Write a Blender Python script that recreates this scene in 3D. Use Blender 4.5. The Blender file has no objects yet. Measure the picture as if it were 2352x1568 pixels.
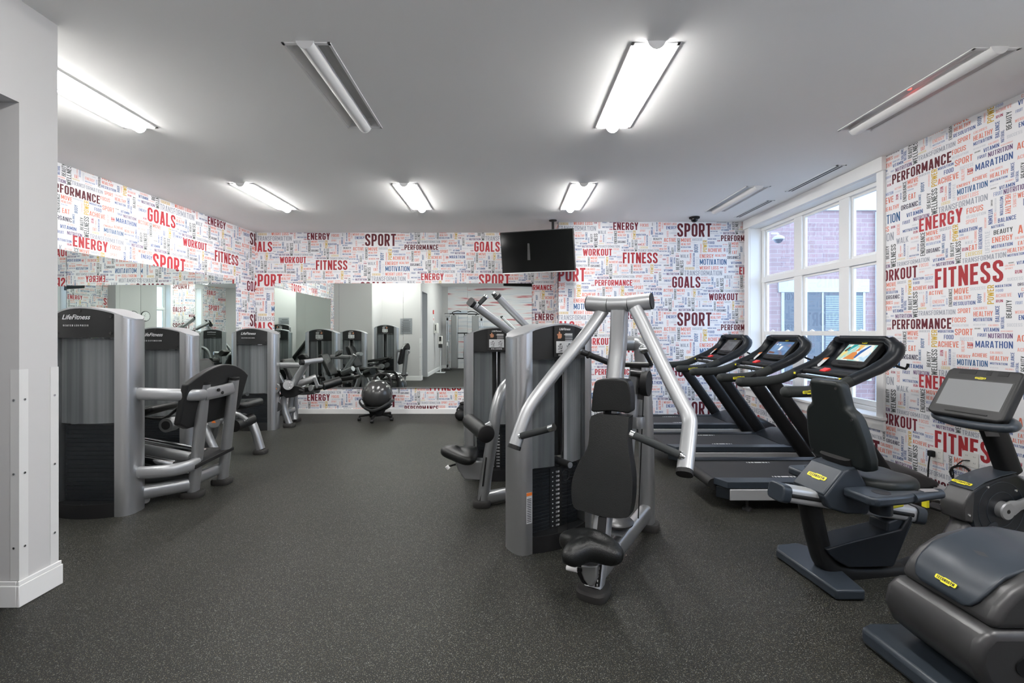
import bpy, bmesh, math, random
from mathutils import Vector as V, Matrix as Mx
R = math.radians
random.seed(4)
S = bpy.context.scene
COL = S.collection
# ---------------------------------------------------------------- camera, world, exposure
cam_d = bpy.data.cameras.new('camera'); cam = bpy.data.objects.new('camera', cam_d); COL.objects.link(cam)
cam.location = (0, 0, 1.41); cam.rotation_euler = (R(90), 0, 0)
cam_d.sensor_width = 36; cam_d.lens = 1045/2352*36
cam_d.shift_x = 11/2352; cam_d.shift_y = -22/2352
cam_d.clip_start = .05
S.camera = cam
W = bpy.data.worlds.new('overcast'); S.world = W; W.use_nodes = True
bg = W.node_tree.nodes['Background']
bg.inputs[0].default_value = (.55, .72, 1.0, 1); bg.inputs[1].default_value = 5.2
S.view_settings.view_transform = 'Standard'; S.view_settings.look = 'None'
S.view_settings.exposure = 0.0; S.view_settings.gamma = 1.0; S.view_settings.use_curve_mapping = False
S.cycles.use_denoising = True
S.cycles.max_bounces = 10; S.cycles.glossy_bounces = 6; S.cycles.transparent_max_bounces = 12; S.cycles.diffuse_bounces = 5
LAMP = 96.0            # emission of the lit ceiling lamps
CEIL = 3.12
# ---------------------------------------------------------------- helpers
F_ = 1045.0
def P(x, y, Y): return V(((x-1165)*Y/F_, Y, 1.41-(y-762)*Y/F_))      # point of the view at depth Y
def PX(x, y, X): return P(x, y, X*F_/(x-1165))
def PZ(x, y, z=0.0): return P(x, y, (1.41-z)*F_/(y-762))
MW = {}
class MB:
    def __init__(s): s.v=[]; s.f=[]; s.m=[]
    def add(s, vs, fs, m=0):
        o=len(s.v); s.v += [V(a) for a in vs]
        for f in fs: s.f.append([i+o for i in f]); s.m.append(m)
        return s
    def box(s, c, d, rot=None, m=0):
        c=V(c); q=[]
        for x in (-.5,.5):
            for y in (-.5,.5):
                for z in (-.5,.5):
                    p=V((x*d[0],y*d[1],z*d[2]))
                    if rot is not None: p=rot@p
                    q.append(c+p)
        return s.add(q,[(0,1,3,2),(4,6,7,5),(0,4,5,1),(2,3,7,6),(0,2,6,4),(1,5,7,3)],m)
    def b2(s, a, b, m=0):
        a=V(a);b=V(b); return s.box((a+b)/2,[abs(b[i]-a[i]) for i in range(3)],None,m)
    def prism(s, pts, d, m=0):                     # polygon (3D points) extruded along d
        n=len(pts); pts=[V(p) for p in pts]; d=V(d)
        return s.add(pts+[p+d for p in pts],[tuple(range(n))[::-1],tuple(range(n,2*n))]+[(i,(i+1)%n,(i+1)%n+n,i+n) for i in range(n)],m)
    def loft(s, rings, caps=True, closed=True, m=0):
        n=len(rings[0]); fs=[]; vs=[p for r in rings for p in r]
        for k in range(len(rings)-1):
            for i in range(n if closed else n-1):
                j=(i+1)%n; fs.append((k*n+i,k*n+j,(k+1)*n+j,(k+1)*n+i))
        if caps and closed: fs += [tuple(range(n))[::-1], tuple(range((len(rings)-1)*n,len(rings)*n))]
        return s.add(vs,fs,m)
    def tube(s, path, r, n=14, sm=0, m=0, up=None, sq=1.0, caps=True):   # r: number, (ra,rb) or list per point
        path=[V(p) for p in path]
        if sm: path=spline(path,sm)
        rings=[]; N=len(path)
        t0=(path[1]-path[0]).normalized()
        u=V(up) if up is not None else (V((0,0,1)) if abs(t0.z)<.9 else V((0,1,0)))
        for i in range(N):
            t=(path[min(i+1,N-1)]-path[max(i-1,0)]).normalized()
            u=(u-t*u.dot(t)).normalized(); w=t.cross(u)
            rr=r[min(int(i*len(r)/N),len(r)-1)] if isinstance(r,list) else r
            ra,rb=(rr if isinstance(rr,tuple) else (rr,rr))
            ring=[]
            for k in range(n):
                a=2*math.pi*(k+.5)/n; c,q=math.cos(a),math.sin(a)
                c=math.copysign(abs(c)**sq,c); q=math.copysign(abs(q)**sq,q)
                ring.append(path[i]+u*(q*ra)+w*(c*rb))
            rings.append(ring)
        return s.loft(rings,caps,True,m)
    def cyl(s, a, b, r, n=20, m=0, r2=None):
        return s.tube([a,b],[r,r if r2 is None else r2],n,0,m)
    def lathe(s, prof, o, ax=(0,0,1), n=24, m=0, a0=0, a1=360):
        o=V(o); ax=V(ax).normalized(); u=ax.orthogonal().normalized(); w=ax.cross(u)
        rings=[[o+ax*h+(u*math.cos(2*math.pi*k/n)+w*math.sin(2*math.pi*k/n))*max(r,1e-5) for k in range(n)] for r,h in prof]
        return s.loft(rings,True,True,m)
    def ball(s, c, r, n=20, m=0, rot=None, z0=-1, z1=1, k=12):
        r=r if isinstance(r,(tuple,list)) else (r,r,r); c=V(c); rings=[]
        for i in range(k+1):
            zz=z0+(z1-z0)*i/k if (z0,z1)!=(-1,1) else -math.cos(math.pi*i/k)
            q=math.sqrt(max(0,1-zz*zz)); ring=[]
            for j in range(n):
                p=V((r[0]*max(q,1e-4)*math.cos(2*math.pi*j/n),r[1]*max(q,1e-4)*math.sin(2*math.pi*j/n),r[2]*zz))
                ring.append(c+(rot@p if rot else p))
            rings.append(ring)
        return s.loft(rings,True,True,m)
    def build(s, name, mats, parent=None, bev=0, seg=2, sub=0, sharp=35, local=False, solid=0, kind=None, label=None):
        mats=mats if isinstance(mats,(list,tuple)) else [mats]
        me=bpy.data.meshes.new(name)
        inv=None
        if parent is not None and not local and parent in MW: inv=MW[parent].inverted()
        vs=[(inv@p if inv else p) for p in s.v]
        me.from_pydata([tuple(p) for p in vs],[],s.f)
        for mt in mats: me.materials.append(mt)
        me.polygons.foreach_set('material_index',s.m)
        bm=bmesh.new(); bm.from_mesh(me); bmesh.ops.recalc_face_normals(bm,faces=bm.faces) if kind!='flat' else None
        bm.to_mesh(me); bm.free()
        me.polygons.foreach_set('use_smooth',[True]*len(me.polygons))
        if sharp<180: me.set_sharp_from_angle(angle=R(sharp))
        o=bpy.data.objects.new(name,me); COL.objects.link(o)
        if parent is not None:
            o.parent=parent
            if parent in MW: MW[o]=MW[parent]
        if bev:
            b=o.modifiers.new('edge','BEVEL'); b.width=bev; b.segments=seg; b.limit_method='ANGLE'; b.angle_limit=R(40); b.harden_normals=False
        if solid:
            q=o.modifiers.new('thick','SOLIDIFY'); q.thickness=solid; q.offset=0
        if sub:
            q=o.modifiers.new('sub','SUBSURF'); q.levels=sub; q.render_levels=sub
        if label: o['label']=label
        return o
def spline(pts, k):
    out=[]; n=len(pts)
    for i in range(n-1):
        p0=pts[max(i-1,0)];p1=pts[i];p2=pts[i+1];p3=pts[min(i+2,n-1)]
        for j in range(k):
            t=j/k
            out.append(.5*((2*p1)+(p2-p0)*t+(2*p0-5*p1+4*p2-p3)*t*t+(3*p1-p0-3*p2+p3)*t**3))
    out.append(pts[-1]); return out
def tag(o, label, cat, group=None, kind=None):
    if label: o['label']=label
    if cat: o['category']=cat
    if group: o['group']=group
    if kind: o['kind']=kind
    return o
def struct(o): o['kind']='structure'; return o
def thing(name, label, cat, loc=(0,0,0), rz=0, group=None):
    o=bpy.data.objects.new(name,None); COL.objects.link(o); o.empty_display_size=.1
    o.location=loc; o.rotation_euler=(0,0,rz)
    MW[o]=Mx.Translation(V(loc))@Mx.Rotation(rz,4,'Z')
    return tag(o,label,cat,group)
def kids(o): return [c for c in bpy.data.objects if c.parent==o]
def dup(o, loc, label, rz=None):
    c=o.copy(); COL.objects.link(c); c.location=loc; c['label']=label
    if rz is not None: c.rotation_euler=(0,0,rz)
    MW[c]=Mx.Translation(V(loc))@Mx.Rotation(c.rotation_euler[2],4,'Z')
    def rec(a,b):
        for ch in kids(a):
            d=ch.copy(); COL.objects.link(d); d.parent=b; MW[d]=MW[c]; rec(ch,d)
    rec(o,c); return c
# ---------------------------------------------------------------- materials
def lin(h):
    h=h.lstrip('#'); out=[]
    for i in (0,2,4):
        c=int(h[i:i+2],16)/255; out.append(c/12.92 if c<=.04045 else ((c+.055)/1.055)**2.4)
    return tuple(out)+(1,)
def mat(name, col, rough=.5, metal=0, emit=None, es=1, spec=None, coat=0):
    m=bpy.data.materials.new(name); m.use_nodes=True; b=m.node_tree.nodes['Principled BSDF']
    c=lin(col) if isinstance(col,str) else tuple(col)+(1,)
    b.inputs['Base Color'].default_value=c; b.inputs['Roughness'].default_value=rough; b.inputs['Metallic'].default_value=metal
    if spec is not None: b.inputs['Specular IOR Level'].default_value=spec
    if coat: b.inputs['Coat Weight'].default_value=coat; b.inputs['Coat Roughness'].default_value=.15
    if emit: b.inputs['Emission Color'].default_value=lin(emit) if isinstance(emit,str) else tuple(emit)+(1,); b.inputs['Emission Strength'].default_value=es
    return m
def nd(m, t, **k):
    n=m.node_tree.nodes.new(t)
    for a,b in k.items(): setattr(n,a,b)
    return n
def lk(m,a,b): m.node_tree.links.new(a,b)
def bumpy(m, scale, strength, dist=.002, det=3):
    tc=nd(m,'ShaderNodeTexCoord'); nz=nd(m,'ShaderNodeTexNoise'); bp=nd(m,'ShaderNodeBump')
    nz.inputs['Scale'].default_value=scale; nz.inputs['Detail'].default_value=det
    bp.inputs['Strength'].default_value=strength; bp.inputs['Distance'].default_value=dist
    lk(m,tc.outputs['Object'],nz.inputs['Vector']); lk(m,nz.outputs['Fac'],bp.inputs['Height']); lk(m,bp.outputs[0],m.node_tree.nodes['Principled BSDF'].inputs['Normal'])
    return m
def ramp(m, stops, interp='LINEAR'):
    r=nd(m,'ShaderNodeValToRGB'); cr=r.color_ramp; cr.interpolation=interp
    while len(cr.elements)<len(stops): cr.elements.new(.5)
    for e,(p,c) in zip(cr.elements,stops): e.position=p; e.color=lin(c) if isinstance(c,str) else tuple(c)+(1,)
    return r
m_ceil=bumpy(mat('ceiling paint',(.92,.92,.91),.9),60,.05)
m_paint=bumpy(mat('wall paint',(.575,.57,.565),.75),80,.05)
m_shaded_wall=mat('shaded wall grey',(.50,.50,.49),.8)  # wall paint with the shade of the corner put in as grey
m_trim=mat('white trim',(.84,.84,.83),.4)
m_paper=mat('wallpaper',(.83,.83,.845),.6)
m_silver=bumpy(mat('silver metallic paint',(.36,.37,.375),.34,.72),900,.06,.0005)
m_silverl=mat('bright silver paint',(.40,.41,.42),.40,.65)
m_alu=mat('extruded aluminium',(.50,.51,.52),.3,.85)
m_chrome=mat('chrome',(.75,.76,.77),.12,1)
m_char=bumpy(mat('charcoal plastic',(.016,.0165,.017),.42,spec=.28),500,.05,.0005)
m_black=mat('black rubber',(.012,.012,.0125),.55,spec=.25)
m_grip=bumpy(mat('rubber grip',(.026,.029,.03),.7,spec=.25),400,.1,.001)
m_vinyl=bumpy(mat('black vinyl',(.0065,.0072,.0072),.36,spec=.34),230,.4,.003)
m_foot=mat('rubber foot',(.028,.027,.026),.7,spec=.25)
def light_streaks():  # light coming through the shroud, painted as vertical grey streaks
    m=mat('inner liner',(.5,.5,.5),.6); b=m.node_tree.nodes['Principled BSDF']; tc=nd(m,'ShaderNodeTexCoord'); mp=nd(m,'ShaderNodeMapping'); mp.inputs['Scale'].default_value=(1,1,.02)
    n=nd(m,'ShaderNodeTexNoise'); n.inputs['Scale'].default_value=22; n.inputs['Detail'].default_value=1; r=ramp(m,[(.35,(.15,.16,.163)),(.65,(.31,.315,.317))])
    lk(m,tc.outputs['Object'],mp.inputs[0]); lk(m,mp.outputs[0],n.inputs['Vector']); lk(m,n.outputs['Fac'],r.inputs[0]); lk(m,r.outputs[0],b.inputs['Base Color']); return m
m_light_streaks=light_streaks()
m_steel=mat('weight plate',(.006,.008,.011),.5)
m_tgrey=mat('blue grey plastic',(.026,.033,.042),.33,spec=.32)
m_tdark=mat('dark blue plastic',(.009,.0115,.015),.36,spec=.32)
m_tblack=bumpy(mat('soft black plastic',(.007,.0075,.008),.5,spec=.25),300,.05,.0005)
m_tgrip=bumpy(mat('soft grey grip',(.024,.027,.027),.62,spec=.25),300,.05,.0005)
m_tpad=mat('moulded pad',(.010,.013,.013),.42,spec=.28)
m_tmet=bumpy(mat('anthracite metallic',(.048,.048,.049),.36,.4),700,.05,.0004)
m_tgun=mat('grey panel',(.36,.38,.40),.38,.6)
m_panel=mat('side silver panel',(.50,.51,.52),.4,.5)
m_belt=bumpy(mat('running belt',(.020,.020,.021),.6,spec=.25),300,.15,.001)
m_yellow=mat('yellow badge',(.80,.72,.03),.45)
m_ink=mat('black ink',(.01,.01,.01),.5)
m_white=mat('white print',(.82,.82,.82),.5)
m_red=mat('red plastic',(.70,.03,.03),.4)
m_orange=mat('orange sticker',(.80,.20,.03),.5)
m_label=mat('grey label',(.62,.63,.64),.5)
m_skin=mat('printed skin tone',(.55,.25,.14),.6)
m_tv=mat('tv glass',(.002,.0022,.0022),.15,spec=.10)
m_gun=mat('dark metal',(.06,.06,.062),.35,.6)
m_clear=mat('clear corner guard',(.70,.70,.69),.3)
m_white_plate=mat('white plastic',(.80,.79,.75),.4)
m_lens_off=mat('unlit lens',(.80,.80,.79),.45)
m_lampmetal=mat('lamp enamel',(.80,.80,.80),.5)
m_lit=mat('lit lens',(.9,.9,.9),.5,emit=(1,.985,.96),es=LAMP)
m_led=mat('red indicator',(.3,.0,.0),.3,emit=(1,.05,.04),es=6)
# mirror and glasses
def mirror_mat():
    m=bpy.data.materials.new('mirror'); m.use_nodes=True; nt=m.node_tree; nt.nodes.clear()
    g=nd(m,'ShaderNodeBsdfGlossy'); g.inputs['Color'].default_value=(.80,.85,.82,1); g.inputs['Roughness'].default_value=.0
    o=nd(m,'ShaderNodeOutputMaterial'); lk(m,g.outputs[0],o.inputs[0]); return m
m_mirror=mirror_mat()
def thin_glass(name, tint, refl, rough=0.0):
    m=bpy.data.materials.new(name); m.use_nodes=True; nt=m.node_tree; nt.nodes.clear()
    t=nd(m,'ShaderNodeBsdfTransparent'); t.inputs[0].default_value=tint+(1,)
    g=nd(m,'ShaderNodeBsdfGlossy'); g.inputs['Roughness'].default_value=rough
    fr=nd(m,'ShaderNodeLayerWeight'); fr.inputs[0].default_value=refl
    x=nd(m,'ShaderNodeMixShader'); o=nd(m,'ShaderNodeOutputMaterial')
    lk(m,fr.outputs['Facing'],x.inputs[0]); lk(m,t.outputs[0],x.inputs[1]); lk(m,g.outputs[0],x.inputs[2]); lk(m,x.outputs[0],o.inputs[0]); return m
m_glass=thin_glass('window glass',(.93,.96,.97),.12)
def smoked():
    m=mat('smoked shroud',(.03,.034,.038),.24); nt=m.node_tree; b=nt.nodes['Principled BSDF']; o=nt.nodes['Material Output']
    t=nd(m,'ShaderNodeBsdfTransparent'); t.inputs[0].default_value=(.955,.965,.97,1); x=nd(m,'ShaderNodeMixShader'); x.inputs[0].default_value=.11
    lk(m,t.outputs[0],x.inputs[1]); lk(m,b.outputs[0],x.inputs[2]); lk(m,x.outputs[0],o.inputs[0]); return m
m_smoke=smoked()
# floor: dark rubber with tan and grey flecks
def floor_mat():
    m=mat('flecked rubber floor',(.03,.03,.03),.5,spec=.16); b=m.node_tree.nodes['Principled BSDF']
    tc=nd(m,'ShaderNodeTexCoord')
    n1=nd(m,'ShaderNodeTexNoise'); n1.inputs['Scale'].default_value=200; n1.inputs['Detail'].default_value=3; n1.inputs['Roughness'].default_value=.6
    n2=nd(m,'ShaderNodeTexNoise'); n2.inputs['Scale'].default_value=235; n2.inputs['Detail'].default_value=2
    n3=nd(m,'ShaderNodeTexNoise'); n3.inputs['Scale'].default_value=1.3; n3.inputs['Detail'].default_value=4
    mp=nd(m,'ShaderNodeMapping'); mp.inputs['Location'].default_value=(7.3,2.1,.5)
    lk(m,tc.outputs['Object'],n1.inputs['Vector']); lk(m,tc.outputs['Object'],mp.inputs['Vector']); lk(m,mp.outputs[0],n2.inputs['Vector']); lk(m,tc.outputs['Object'],n3.inputs['Vector'])
    r1=ramp(m,[(.0,(0,0,0)),(.61,(0,0,0)),(.645,(1,1,1)),(1,(1,1,1))]); r2=ramp(m,[(.0,(0,0,0)),(.62,(0,0,0)),(.655,(1,1,1)),(1,(1,1,1))])
    r3=ramp(m,[(.3,(.010,.0107,.0096)),(.7,(.016,.0165,.0152))])
    lk(m,n1.outputs['Fac'],r1.inputs[0]); lk(m,n2.outputs['Fac'],r2.inputs[0]); lk(m,n3.outputs['Fac'],r3.inputs[0])
    x1=nd(m,'ShaderNodeMixRGB'); x2=nd(m,'ShaderNodeMixRGB')
    x1.inputs[2].default_value=(.17,.148,.09,1); x2.inputs[2].default_value=(.15,.152,.14,1)
    lk(m,r1.outputs[0],x1.inputs[0]); lk(m,r3.outputs[0],x1.inputs[1]); lk(m,r2.outputs[0],x2.inputs[0]); lk(m,x1.outputs[0],x2.inputs[1]); lk(m,x2.outputs[0],b.inputs['Base Color'])
    bp=nd(m,'ShaderNodeBump'); bp.inputs['Strength'].default_value=.25; bp.inputs['Distance'].default_value=.002
    lk(m,n1.outputs['Fac'],bp.inputs['Height']); lk(m,bp.outputs[0],b.inputs['Normal'])
    return m
m_floor=floor_mat()
def brick_mat():
    m=mat('outside brick',(.4,.2,.18),.85); b=m.node_tree.nodes['Principled BSDF']
    tc=nd(m,'ShaderNodeTexCoord'); sp=nd(m,'ShaderNodeSeparateXYZ'); ad=nd(m,'ShaderNodeMath',operation='ADD'); cb=nd(m,'ShaderNodeCombineXYZ'); br=nd(m,'ShaderNodeTexBrick')
    lk(m,tc.outputs['Object'],sp.inputs[0]); lk(m,sp.outputs[0],ad.inputs[0]); lk(m,sp.outputs[1],ad.inputs[1]); lk(m,ad.outputs[0],cb.inputs[0]); lk(m,sp.outputs[2],cb.inputs[1])
    lk(m,cb.outputs[0],br.inputs['Vector']); br.inputs['Scale'].default_value=1
    br.inputs['Brick Width'].default_value=.215; br.inputs['Row Height'].default_value=.073; br.inputs['Mortar Size'].default_value=.004
    br.inputs['Color1'].default_value=(.40,.275,.275,1); br.inputs['Color2'].default_value=(.33,.225,.23,1); br.inputs['Mortar'].default_value=(.44,.39,.395,1)
    lk(m,br.outputs['Color'],b.inputs['Base Color']); return m
m_brick=brick_mat()
m_clad=mat('outside white cladding',(.56,.58,.60),.5)
m_blind=mat('outside blind slats',(.34,.42,.48),.5)
m_darkglass=mat('outside window glass',(.05,.075,.10),.06,spec=.8)
m_ground=mat('outside paving',(.32,.32,.31),.9)
# ---------------------------------------------------------------- condensed capital lettering as flat strokes
T_=.155; H_=T_/2
def arc(cx,cy,r,a0,a1,k=3,ry=None):
    ry=r if ry is None else ry
    return [(cx+r*math.cos(R(a0+(a1-a0)*i/k)),cy+ry*math.sin(R(a0+(a1-a0)*i/k))) for i in range(k+1)]
def glyphs():
    g={}; w=.40; a=H_; b=w-H_; c=H_; d=1-H_; r=(b-a)/2; x=w/2; R2=.13
    top=lambda:arc(x,d-r,r,0,180,5); bot=lambda:arc(x,c+r,r,180,360,5)
    O=arc(x,d-r,r,0,180,5)+arc(x,c+r,r,180,360,5)
    g['O']=(w,[(O,1)]); g['0']=g['O']; g['Q']=g['O']
    g['C']=(w,[([(b,.66)]+top()+bot()+[(b,.34)],0)])
    g['G']=(w,[([(b,.68)]+top()+bot()+[(b,.46+H_*.2),(x-.01,.46+H_*.2)],0)])
    g['S']=(w,[([(b,.69)]+arc(x,d-r,r,0,180,5)+[(a,.70),(a+.03,.61),(b-.03,.39),(b,.30)]+arc(x,c+r,r,0,-180,5)+[(a,.31)],0)])
    g['U']=(w,[([(a,1)]+arc(x,c+r,r,180,360,5)+[(b,1)],0)])
    g['E']=(.34,[([(a,0),(a,1)],0),([(a,d),(.34,d)],0),([(a,.51),(.31,.51)],0),([(a,c),(.34,c)],0)])
    g['F']=(.33,[([(a,0),(a,1)],0),([(a,d),(.33,d)],0),([(a,.50),(.30,.50)],0)])
    g['L']=(.32,[([(a,0),(a,1)],0),([(a,c),(.32,c)],0)])
    g['T']=(.37,[([(0,d),(.37,d)],0),([(.185,0),(.185,1)],0)])
    g['H']=(w,[([(a,0),(a,1)],0),([(b,0),(b,1)],0),([(a,.51),(b,.51)],0)])
    g['I']=(T_,[([(a,0),(a,1)],0)])
    g['1']=(.22,[([(.14,0),(.14,1)],0),([(.14,.9),(.0,.8)],0)])
    bw=[(a,d),(b-R2,d)]+arc(b-R2,d-R2,R2,90,0)[1:]+arc(b-R2,.44+R2,R2,0,-90)+[(a,.44)]
    g['P']=(w,[([(a,0),(a,1)],0),(bw,0)])
    g['R']=(w,[([(a,0),(a,1)],0),(bw,0),([(x-.0,.46),(b+.01,0)],0)])
    bb=[(b-R2,.51)]+arc(b-R2,.51-R2,R2,90,0)[1:]+arc(b-R2,c+R2,R2,0,-90)+[(a,c)]
    bt=[(a,d),(b-R2,d)]+arc(b-R2,d-R2,R2,90,0)[1:]+arc(b-R2,.53+R2,R2,0,-90)+[(a,.52)]
    g['B']=(w,[([(a,0),(a,1)],0),(bt,0),(bb,0)])
    g['D']=(w,[([(a,0),(a,1)],0),([(a,d),(b-R2,d)]+arc(b-R2,d-R2,R2,90,0)[1:]+arc(b-R2,c+R2,R2,0,-90)+[(a,c)],0)])
    g['A']=(.42,[([(a*.9,0),(.19,1)],0),([(.42-a*.9,0),(.23,1)],0),([(.12,.24),(.30,.24)],0)])
    g['V']=(.41,[([(a*.9,1),(.185,0)],0),([(.41-a*.9,1),(.225,0)],0)])
    g['N']=(.42,[([(a,0),(a,1)],0),([(.42-a,0),(.42-a,1)],0),([(a,.97),(.42-a,.03)],0)])
    g['M']=(.53,[([(a,0),(a,1)],0),([(.53-a,0),(.53-a,1)],0),([(a+.01,.97),(.265,.18)],0),([(.52-a,.97),(.265,.18)],0)])
    g['W']=(.58,[([(a*.8,1),(.165,0)],0),([(.165,0),(.29,.9)],0),([(.29,.9),(.415,0)],0),([(.415,0),(.58-a*.8,1)],0)])
    g['Y']=(.40,[([(a*.8,1),(.2,.42)],0),([(.4-a*.8,1),(.2,.42)],0),([(.2,.48),(.2,0)],0)])
    g['K']=(.41,[([(a,0),(a,1)],0),([(.35,1),(a+.03,.42)],0),([(.16,.54),(.35,0)],0)])
    g['X']=(.40,[([(a,0),(.4-a,1)],0),([(a,1),(.4-a,0)],0)])
    g['2']=(w,[([(a,.7)]+top()[::-1]+[(b,.65),(a,c),(w,c)],0)])
    g['3']=(w,[(bt[1:],0),(bb,0)]); g['5']=(w,[([(w,d),(a,d),(a,.55),(b-R2,.58)]+arc(b-R2,.58-R2,R2,90,0)[1:]+arc(b-R2,c+R2,R2,0,-90)+[(0,c)],0)])
    g['6']=(w,[(arc(x,d-r,r,0,180,5)+arc(x,c+r,r,180,360,5)+arc(x,.55-r,r,0,180,4),0)]); g['7']=(w,[([(0,d),(b,d),(x-.03,0)],0)])
    g['8']=(w,[(O,1),([(a,.52),(b,.52)],0)]); g['9']=(w,[(arc(x,c+r,r,180,360,5)+arc(x,d-r,r,0,180,5)+arc(x,.45+r,r,180,360,4),0)])
    g['4']=(w,[([(b-.04,0),(b-.04,1)],0),([(b-.04,1),(a-.02,.3),(w,.3)],0)])
    return g
GL=glyphs()
def ribbon(pts, closed, h=H_):
    n=len(pts); L=[];Rr=[]
    for i in range(n):
        if closed: p0=pts[i-1];p2=pts[(i+1)%n]
        else: p0=pts[max(i-1,0)];p2=pts[min(i+1,n-1)]
        p1=pts[i]
        def dr(a,b):
            l=math.hypot(b[0]-a[0],b[1]-a[1]) or 1; return ((b[0]-a[0])/l,(b[1]-a[1])/l)
        d0=dr(p0,p1) if p0!=p1 else dr(p1,p2); d1=dr(p1,p2) if p1!=p2 else d0
        nx,ny=-(d0[1]+d1[1]),d0[0]+d1[0]; l=math.hypot(nx,ny) or 1; nx/=l;ny/=l
        k=h/max(.45,nx*-d1[1]+ny*d1[0])
        L.append((p1[0]+nx*k,p1[1]+ny*k)); Rr.append((p1[0]-nx*k,p1[1]-ny*k))
    q=[]
    for i in range(n if closed else n-1):
        j=(i+1)%n; q.append([L[i],Rr[i],Rr[j],L[j]])
    return q
def mkq(t):
    global T_,H_
    T_=t; H_=t/2
    return {c:(w,[(q,k) for k,(pts,cl) in enumerate(st) for q in ribbon(pts,cl,H_)]) for c,(w,st) in glyphs().items()}
GQT=mkq(.122); GQ=mkq(.15)
def word_quads(text, gap=.075, GQ=GQ):
    x=0; out=[]
    for ch in text:
        if ch==' ': x+=.2; continue
        w,qs=GQ[ch]; out += [([(px+x,py) for px,py in q],k) for q,k in qs]; x+=w+gap
    return x-gap, out
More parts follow.
